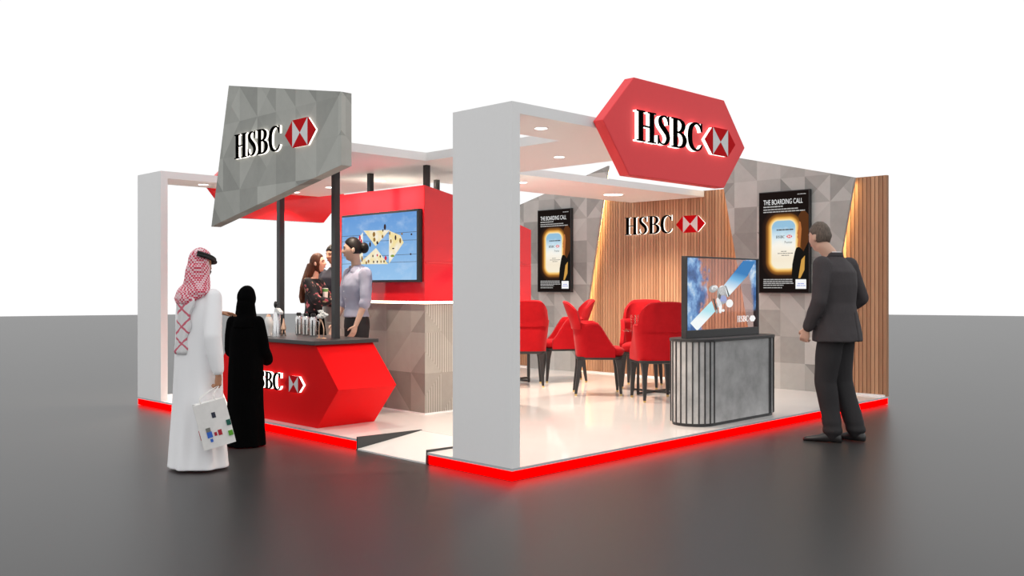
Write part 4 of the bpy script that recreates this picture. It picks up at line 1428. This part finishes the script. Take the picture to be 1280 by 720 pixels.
# ---- woman in the black abaya
f = Fig('person in a long black robe and black headscarf, seen from behind at the red counter', (-0.575, 2.760, 0), (0.80, 0.60), 1.412 / 1.75)
hm = head_mtx((0.0, 0.015, 1.615), 0.12, -0.08)
RA = ((.140, 0.0, 1.36), (.185, 0.03, 1.05), (.145, 0.24, 0.93))
LA = ((-.140, 0.0, 1.36), (-.180, 0.04, 1.05), (-.11, 0.24, 0.95))
mb = MB(); add_body(mb, hm, [(*RA, (-0.35, 0.8, -0.3), (-1, 0, 0), 1, 0.5), (*LA, (0.4, 0.9, 0), (1, 0, 0), -1, 0.5)], legs, True)
body = f.build(mb, 'body', M['skin'], voxel=0.0058)
face_details(f, body, hm)
mb = MB()
mb.loft(dense([(0.01, 0.0, 0.0, .212, .205), (0.12, 0, 0, .206, .195), (0.5, 0, 0, .192, .170), (0.85, 0, 0, .190, .160), (1.05, 0, 0, .180, .148), (1.22, 0, 0, .178, .142), (1.33, 0, 0, .162, .122), (1.40, 0, 0, .130, .100), (1.45, 0, 0, .080, .08)]), 96, fold=robe_fold)
sleeve(mb, [RA[0], (.170, 0.01, 1.21), RA[1], (.172, 0.13, 0.98), (.150, 0.22, 0.935)], [.072, .072, .074, .074, .070])
sleeve(mb, [LA[0], (-.165, 0.01, 1.21), LA[1], (-.155, 0.13, 0.99), (-.116, 0.22, 0.952)], [.078, .078, .080, .078, .074])
f.build(mb, 'robe', M['abaya'], voxel=0.010, relax=3)
mb = MB()
cap_mesh(mb, hm, lambda n: (1.28 + 0.08 * abs(n.x)) if n.y < 0.80 or n.z > 0.5 or n.z < -0.7 else 0.97)
mb.loft([(1.30, 0, -0.01, .150, .135), (1.36, 0, -0.008, .140, .125), (1.43, 0, 0.0, .118, .112), (1.50, 0, 0.0, .104, .104), (1.58, 0, -0.005, .098, .102)], 32)
f.build(mb, 'headscarf', M['abaya'], voxel=0.009, relax=3, fold=noise_fold(0.006, 14))

# ---- serving woman behind the counter
f = Fig('person with a dark hair bun in a lavender shirt standing behind the red counter', (1.07, 3.39, ZP), (-0.985, 0.10), 1.835 / 1.75)
hm = head_mtx((0.0, 0.045, 1.63), -0.62, -0.02)
LA = ((-.165, -0.005, 1.385), (-.225, 0.03, 1.12), (-.215, 0.135, 0.875))
RA = ((.165, -0.005, 1.385), (.235, 0.02, 1.11), (.20, 0.14, 0.88))
mb = MB(); add_body(mb, hm, [(*LA, (0.1, 0.35, -1), (1, 0.2, 0), -1, 0.35), (*RA, (-0.1, 0.4, -1), (-1, 0.2, 0), 1, 0.35)], legs, True)
body = f.build(mb, 'body', M['skin_fair'], voxel=0.0055)
face_details(f, body, hm)
mb = MB()
def wf(n):
    hl = -0.15 + 0.78 * max(0, n.y) ** 0.8
    if n.y < 0:
        hl = -0.42
    s = max(0, min(1, (n.z - hl) / 0.12))
    return 0.91 + 0.185 * s
cap_mesh(mb, hm, wf)
mb.ball(hm @ V(0, -0.112, 0.016), (0.055, 0.048, 0.056), 0, hm.to_3x3(), 18)
f.build(mb, 'hair', M['hair_black'])
mb = MB()
mb.loft([(0.955, 0, 0.005, .155, .122), (1.03, 0, 0.006, .135, .108), (1.10, 0, 0.010, .130, .105), (1.20, 0, 0.018, .148, .120), (1.27, 0, 0.018, .155, .126), (1.34, 0, 0.006, .160, .112), (1.395, 0, -0.004, .145, .088), (1.43, 0, -0.006, .085, .070), (1.45, 0, 0.0, .062, .060)], 40)
sleeve(mb, [LA[0], (-.198, 0.012, 1.25), LA[1], (-.224, 0.045, 1.085)], [.066, .062, .056, .057])
sleeve(mb, [RA[0], (.200, 0.008, 1.25), RA[1], (.232, 0.035, 1.08)], [.066, .062, .056, .057])
sh = f.build(mb, 'shirt', M['shirt'], voxel=0.009, relax=2, fold=lambda l, n: 0.007 * noise.noise(V(l.x * 12, l.y * 12, l.z * 9)) + 0.003 * noise.noise(V(l.x * 30, l.y * 30, l.z * 20)))
mb = MB()
for s in (-1, 1):
    mb.rings([[V(s * 0.012, 0.072, 1.425), V(s * 0.075, 0.058, 1.392), V(s * 0.088, 0.0, 1.425), V(s * 0.066, -0.05, 1.455), V(s * 0.060, 0.0, 1.475), V(s * 0.045, 0.052, 1.462)], [V(s * 0.012, 0.086, 1.425), V(s * 0.080, 0.074, 1.388), V(s * 0.100, 0.0, 1.424), V(s * 0.072, -0.062, 1.457), V(s * 0.066, 0.0, 1.480), V(s * 0.048, 0.064, 1.466)]])
f.build(mb, 'collar', M['shirt'], sh, smooth=False, bevel=0.003)
mb = MB()
for q in range(5):
    z = 1.36 - 0.075 * q
    yy = 0.016 + (.112 + (0.018 if 1.15 < z < 1.32 else 0.0))
    mb.ball((0.004, yy, z), (0.006, 0.004, 0.006), 0, None, 8)
f.build(mb, 'buttons', M['collar'], sh)
mb = MB()
mb.loft([(0.84, 0, 0, .158, .120), (0.92, 0, 0, .154, .116), (0.985, 0, 0.002, .132, .102)], 30)
sleeve(mb, [(-.078, 0, .84), (-.085, 0.02, .47), (-.085, -0.01, .06)], [.088, .066, .060])
sleeve(mb, [(.078, 0, .84), (.085, 0.02, .47), (.085, -0.01, .06)], [.088, .066, .060])
f.build(mb, 'trousers', M['suit_dark'], voxel=0.012, relax=3)
for sx in (-.085, .085):
    mb = MB(); shoe(mb, (sx, -0.08, 0.002), (sx * 1.1, 0.16, 0.0))
    f.build(mb, 'shoe', M['shoe'])

# ---- couple behind the counter
f = Fig('person with long brown hair in a black floral blouse, leaning to kiss a cheek', (1.86, 5.42, ZP), (0.50, -0.866), 1.745 / 1.75)
hm = head_mtx((0.0, 0.055, 1.625), 0.22, 0.10)
LA = ((-.155, 0.0, 1.375), (-.20, 0.12, 1.13), (-.08, 0.27, 1.10))
RA = ((.155, 0.0, 1.375), (.20, 0.13, 1.16), (.10, 0.28, 1.14))
mb = MB(); add_body(mb, hm, [(*LA, (0.5, 0.8, 0), (1, 0, 0), -1, 0.4), (*RA, (-0.4, 0.9, 0.2), (-1, 0, 0), 1, 0.4)], legs, True)
body = f.build(mb, 'body', M['skin_fair'], voxel=0.0060)
face_details(f, body, hm, hair='hair_brown')
mb = MB()
def lf(n):
    hl = -1.2 if n.y < 0.15 else -1.2 + 1.72 * min(1, (n.y - 0.15) / 0.45)
    s = max(0, min(1, (n.z - hl) / 0.15))
    return 0.92 + 0.20 * s
cap_mesh(mb, hm, lf)
mb.loft([(1.12, 0.0, -0.135, .075, .028), (1.20, 0.0, -0.135, .105, .040), (1.32, 0, -0.110, .120, .052), (1.42, 0, -0.070, .112, .070), (1.52, 0, -0.030, .094, .085), (1.62, 0, 0.0, .080, .080)], 30)
f.build(mb, 'hair', M['hair_brown'], voxel=0.008, relax=2, fold=lambda l, n: 0.006 * sin(math.atan2(l.y + 0.05, l.x) * 16 + l.z * 9) * max(0, min(1, (1.6 - l.z) / 0.2)))
mb = MB()
mb.loft([(0.90, 0, 0, .150, .115), (1.03, 0, 0.0, .132, .105), (1.15, 0, 0.012, .138, .112), (1.26, 0, 0.014, .150, .122), (1.34, 0, 0.0, .152, .105), (1.395, 0, -0.006, .135, .085), (1.43, 0, -0.006, .08, .065)], 36)
sleeve(mb, [LA[0], LA[1], (-.105, 0.245, 1.105)], [.070, .062, .046])
sleeve(mb, [RA[0], RA[1], (.122, 0.255, 1.143)], [.070, .062, .046])
f.build(mb, 'blouse', M['floral'], voxel=0.010, relax=2, fold=noise_fold(0.008, 10))
mb = MB()
mb.loft([(0.45, 0, 0, .20, .17), (0.70, 0, 0, .185, .15), (0.90, 0, 0, .162, .125), (1.0, 0, 0, .135, .108)], 36, fold=lambda a, z: 1 + 0.03 * sin(a * 9))
f.build(mb, 'skirt', M['abaya'])
for sx in (-.085, .085):
    mb = MB(); shoe(mb, (sx, -0.08, 0.002), (sx * 1.1, 0.16, 0.0))
    f.build(mb, 'shoe', M['shoe'])

f = Fig('person with short black hair in a navy jacket holding a cup, beside the black post', (2.23, 5.48, ZP), (-0.92, -0.39), 1.868 / 1.75)
hm = head_mtx((0.0, 0.045, 1.625), -0.30, -0.12)
RA = ((.185, 0.0, 1.39), (.235, 0.10, 1.13), (.02, 0.27, 1.045))
LA = ((-.185, 0.0, 1.39), (-.26, 0.03, 1.12), (-.20, 0.19, 0.94))
mb = MB(); add_body(mb, hm, [(*RA, (-0.75, 0.5, 0.25), (-0.4, 0.2, 0.9), 1, 0.7), (*LA, (0.1, 0.6, -0.8), (1, 0, 0), -1, 0.5)], legs)
body = f.build(mb, 'body', M['skin'], voxel=0.0060)
face_details(f, body, hm)
mb = MB()
def mf(n):
    hl = -0.10 + 0.62 * max(0, n.y) ** 1.0
    if n.y < 0:
        hl = -0.45
    s = max(0, min(1, (n.z - hl) / 0.14))
    return 0.91 + 0.20 * s
cap_mesh(mb, hm, mf)
f.build(mb, 'hair', M['hair_black'], fold=noise_fold(0.006, 40))
mb = MB()
mb.loft([(1.0, 0, 0, .190, .135), (1.10, 0, 0.0, .182, .130), (1.25, 0, 0.008, .195, .138), (1.35, 0, 0.004, .195, .128), (1.41, 0, 0, .165, .100), (1.45, 0, 0, .092, .078), (1.475, 0, 0.006, .07, .068)], 36)
sleeve(mb, [RA[0], (.225, 0.05, 1.26), RA[1], (.12, 0.20, 1.085), (.05, 0.25, 1.05)], [.074, .068, .060, .052, .044])
sleeve(mb, [LA[0], (-.235, 0.01, 1.26), LA[1], (-.215, 0.16, 0.97)], [.074, .068, .060, .046])
f.build(mb, 'jacket', M['navy'], voxel=0.010, relax=2, fold=noise_fold(0.008, 9))
mb = MB()
mb.loft([(0.80, 0, 0, .160, .125), (0.92, 0, 0, .165, .128), (1.02, 0, 0, .160, .120)], 30)
sleeve(mb, [(-.078, 0, .84), (-.085, 0.02, .47), (-.085, -0.01, .06)], [.098, .075, .068])
sleeve(mb, [(.078, 0, .84), (.085, 0.02, .47), (.085, -0.01, .06)], [.098, .075, .068])
f.build(mb, 'trousers', M['grey_cloth'], voxel=0.012, relax=3)
for sx in (-.085, .085):
    mb = MB(); shoe(mb, (sx, -0.09, 0.002), (sx * 1.1, 0.19, 0.0))
    f.build(mb, 'shoe', M['shoe'])
cp = f.mw @ (V(-.075, 0.335, 1.075) * f.k)
r = thing('paper_cup', 'tall white paper cup with a green band in the hand of the navy-jacketed person', 'cup', tuple(cp))
mb = MB(); mb.lathe([(0.026, 0), (0.028, 0.004), (0.036, 0.15), (0.038, 0.152), (0.036, 0.154), (0.030, 0.150)], tuple(cp), 24)
mb.build('vessel', M['paper'], r, smooth=40)
mb = MB(); mb.lathe([(0.0341, 0.110), (0.0368, 0.147)], tuple(cp), 24)
mb.build('green_band', M['green_cup'], r, smooth=40)

# ------------------------------------------------------------------ light and camera
w = bpy.data.worlds.new('studio')
bpy.context.scene.world = w
w.use_nodes = True
bg = w.node_tree.nodes['Background']
bg.inputs[0].default_value = (1, 1, 1, 1)
bg.inputs[1].default_value = 1.02

cam = bpy.data.cameras.new('camera')
cam.sensor_width = 36
cam.lens = 36 * 1175 / 1280
cam.clip_end = 300
co = bpy.data.objects.new('camera', cam)
C.objects.link(co)
co.location = (-4.7967, -4.7967, 1.4)
co.rotation_euler = (pi / 2, 0, -pi / 4)
sc = bpy.context.scene
sc.camera = co
sc.view_settings.view_transform = 'Standard'
sc.view_settings.look = 'None'
sc.view_settings.exposure = 0.0
sc.view_settings.gamma = 1.0
sc.view_settings.use_curve_mapping = False
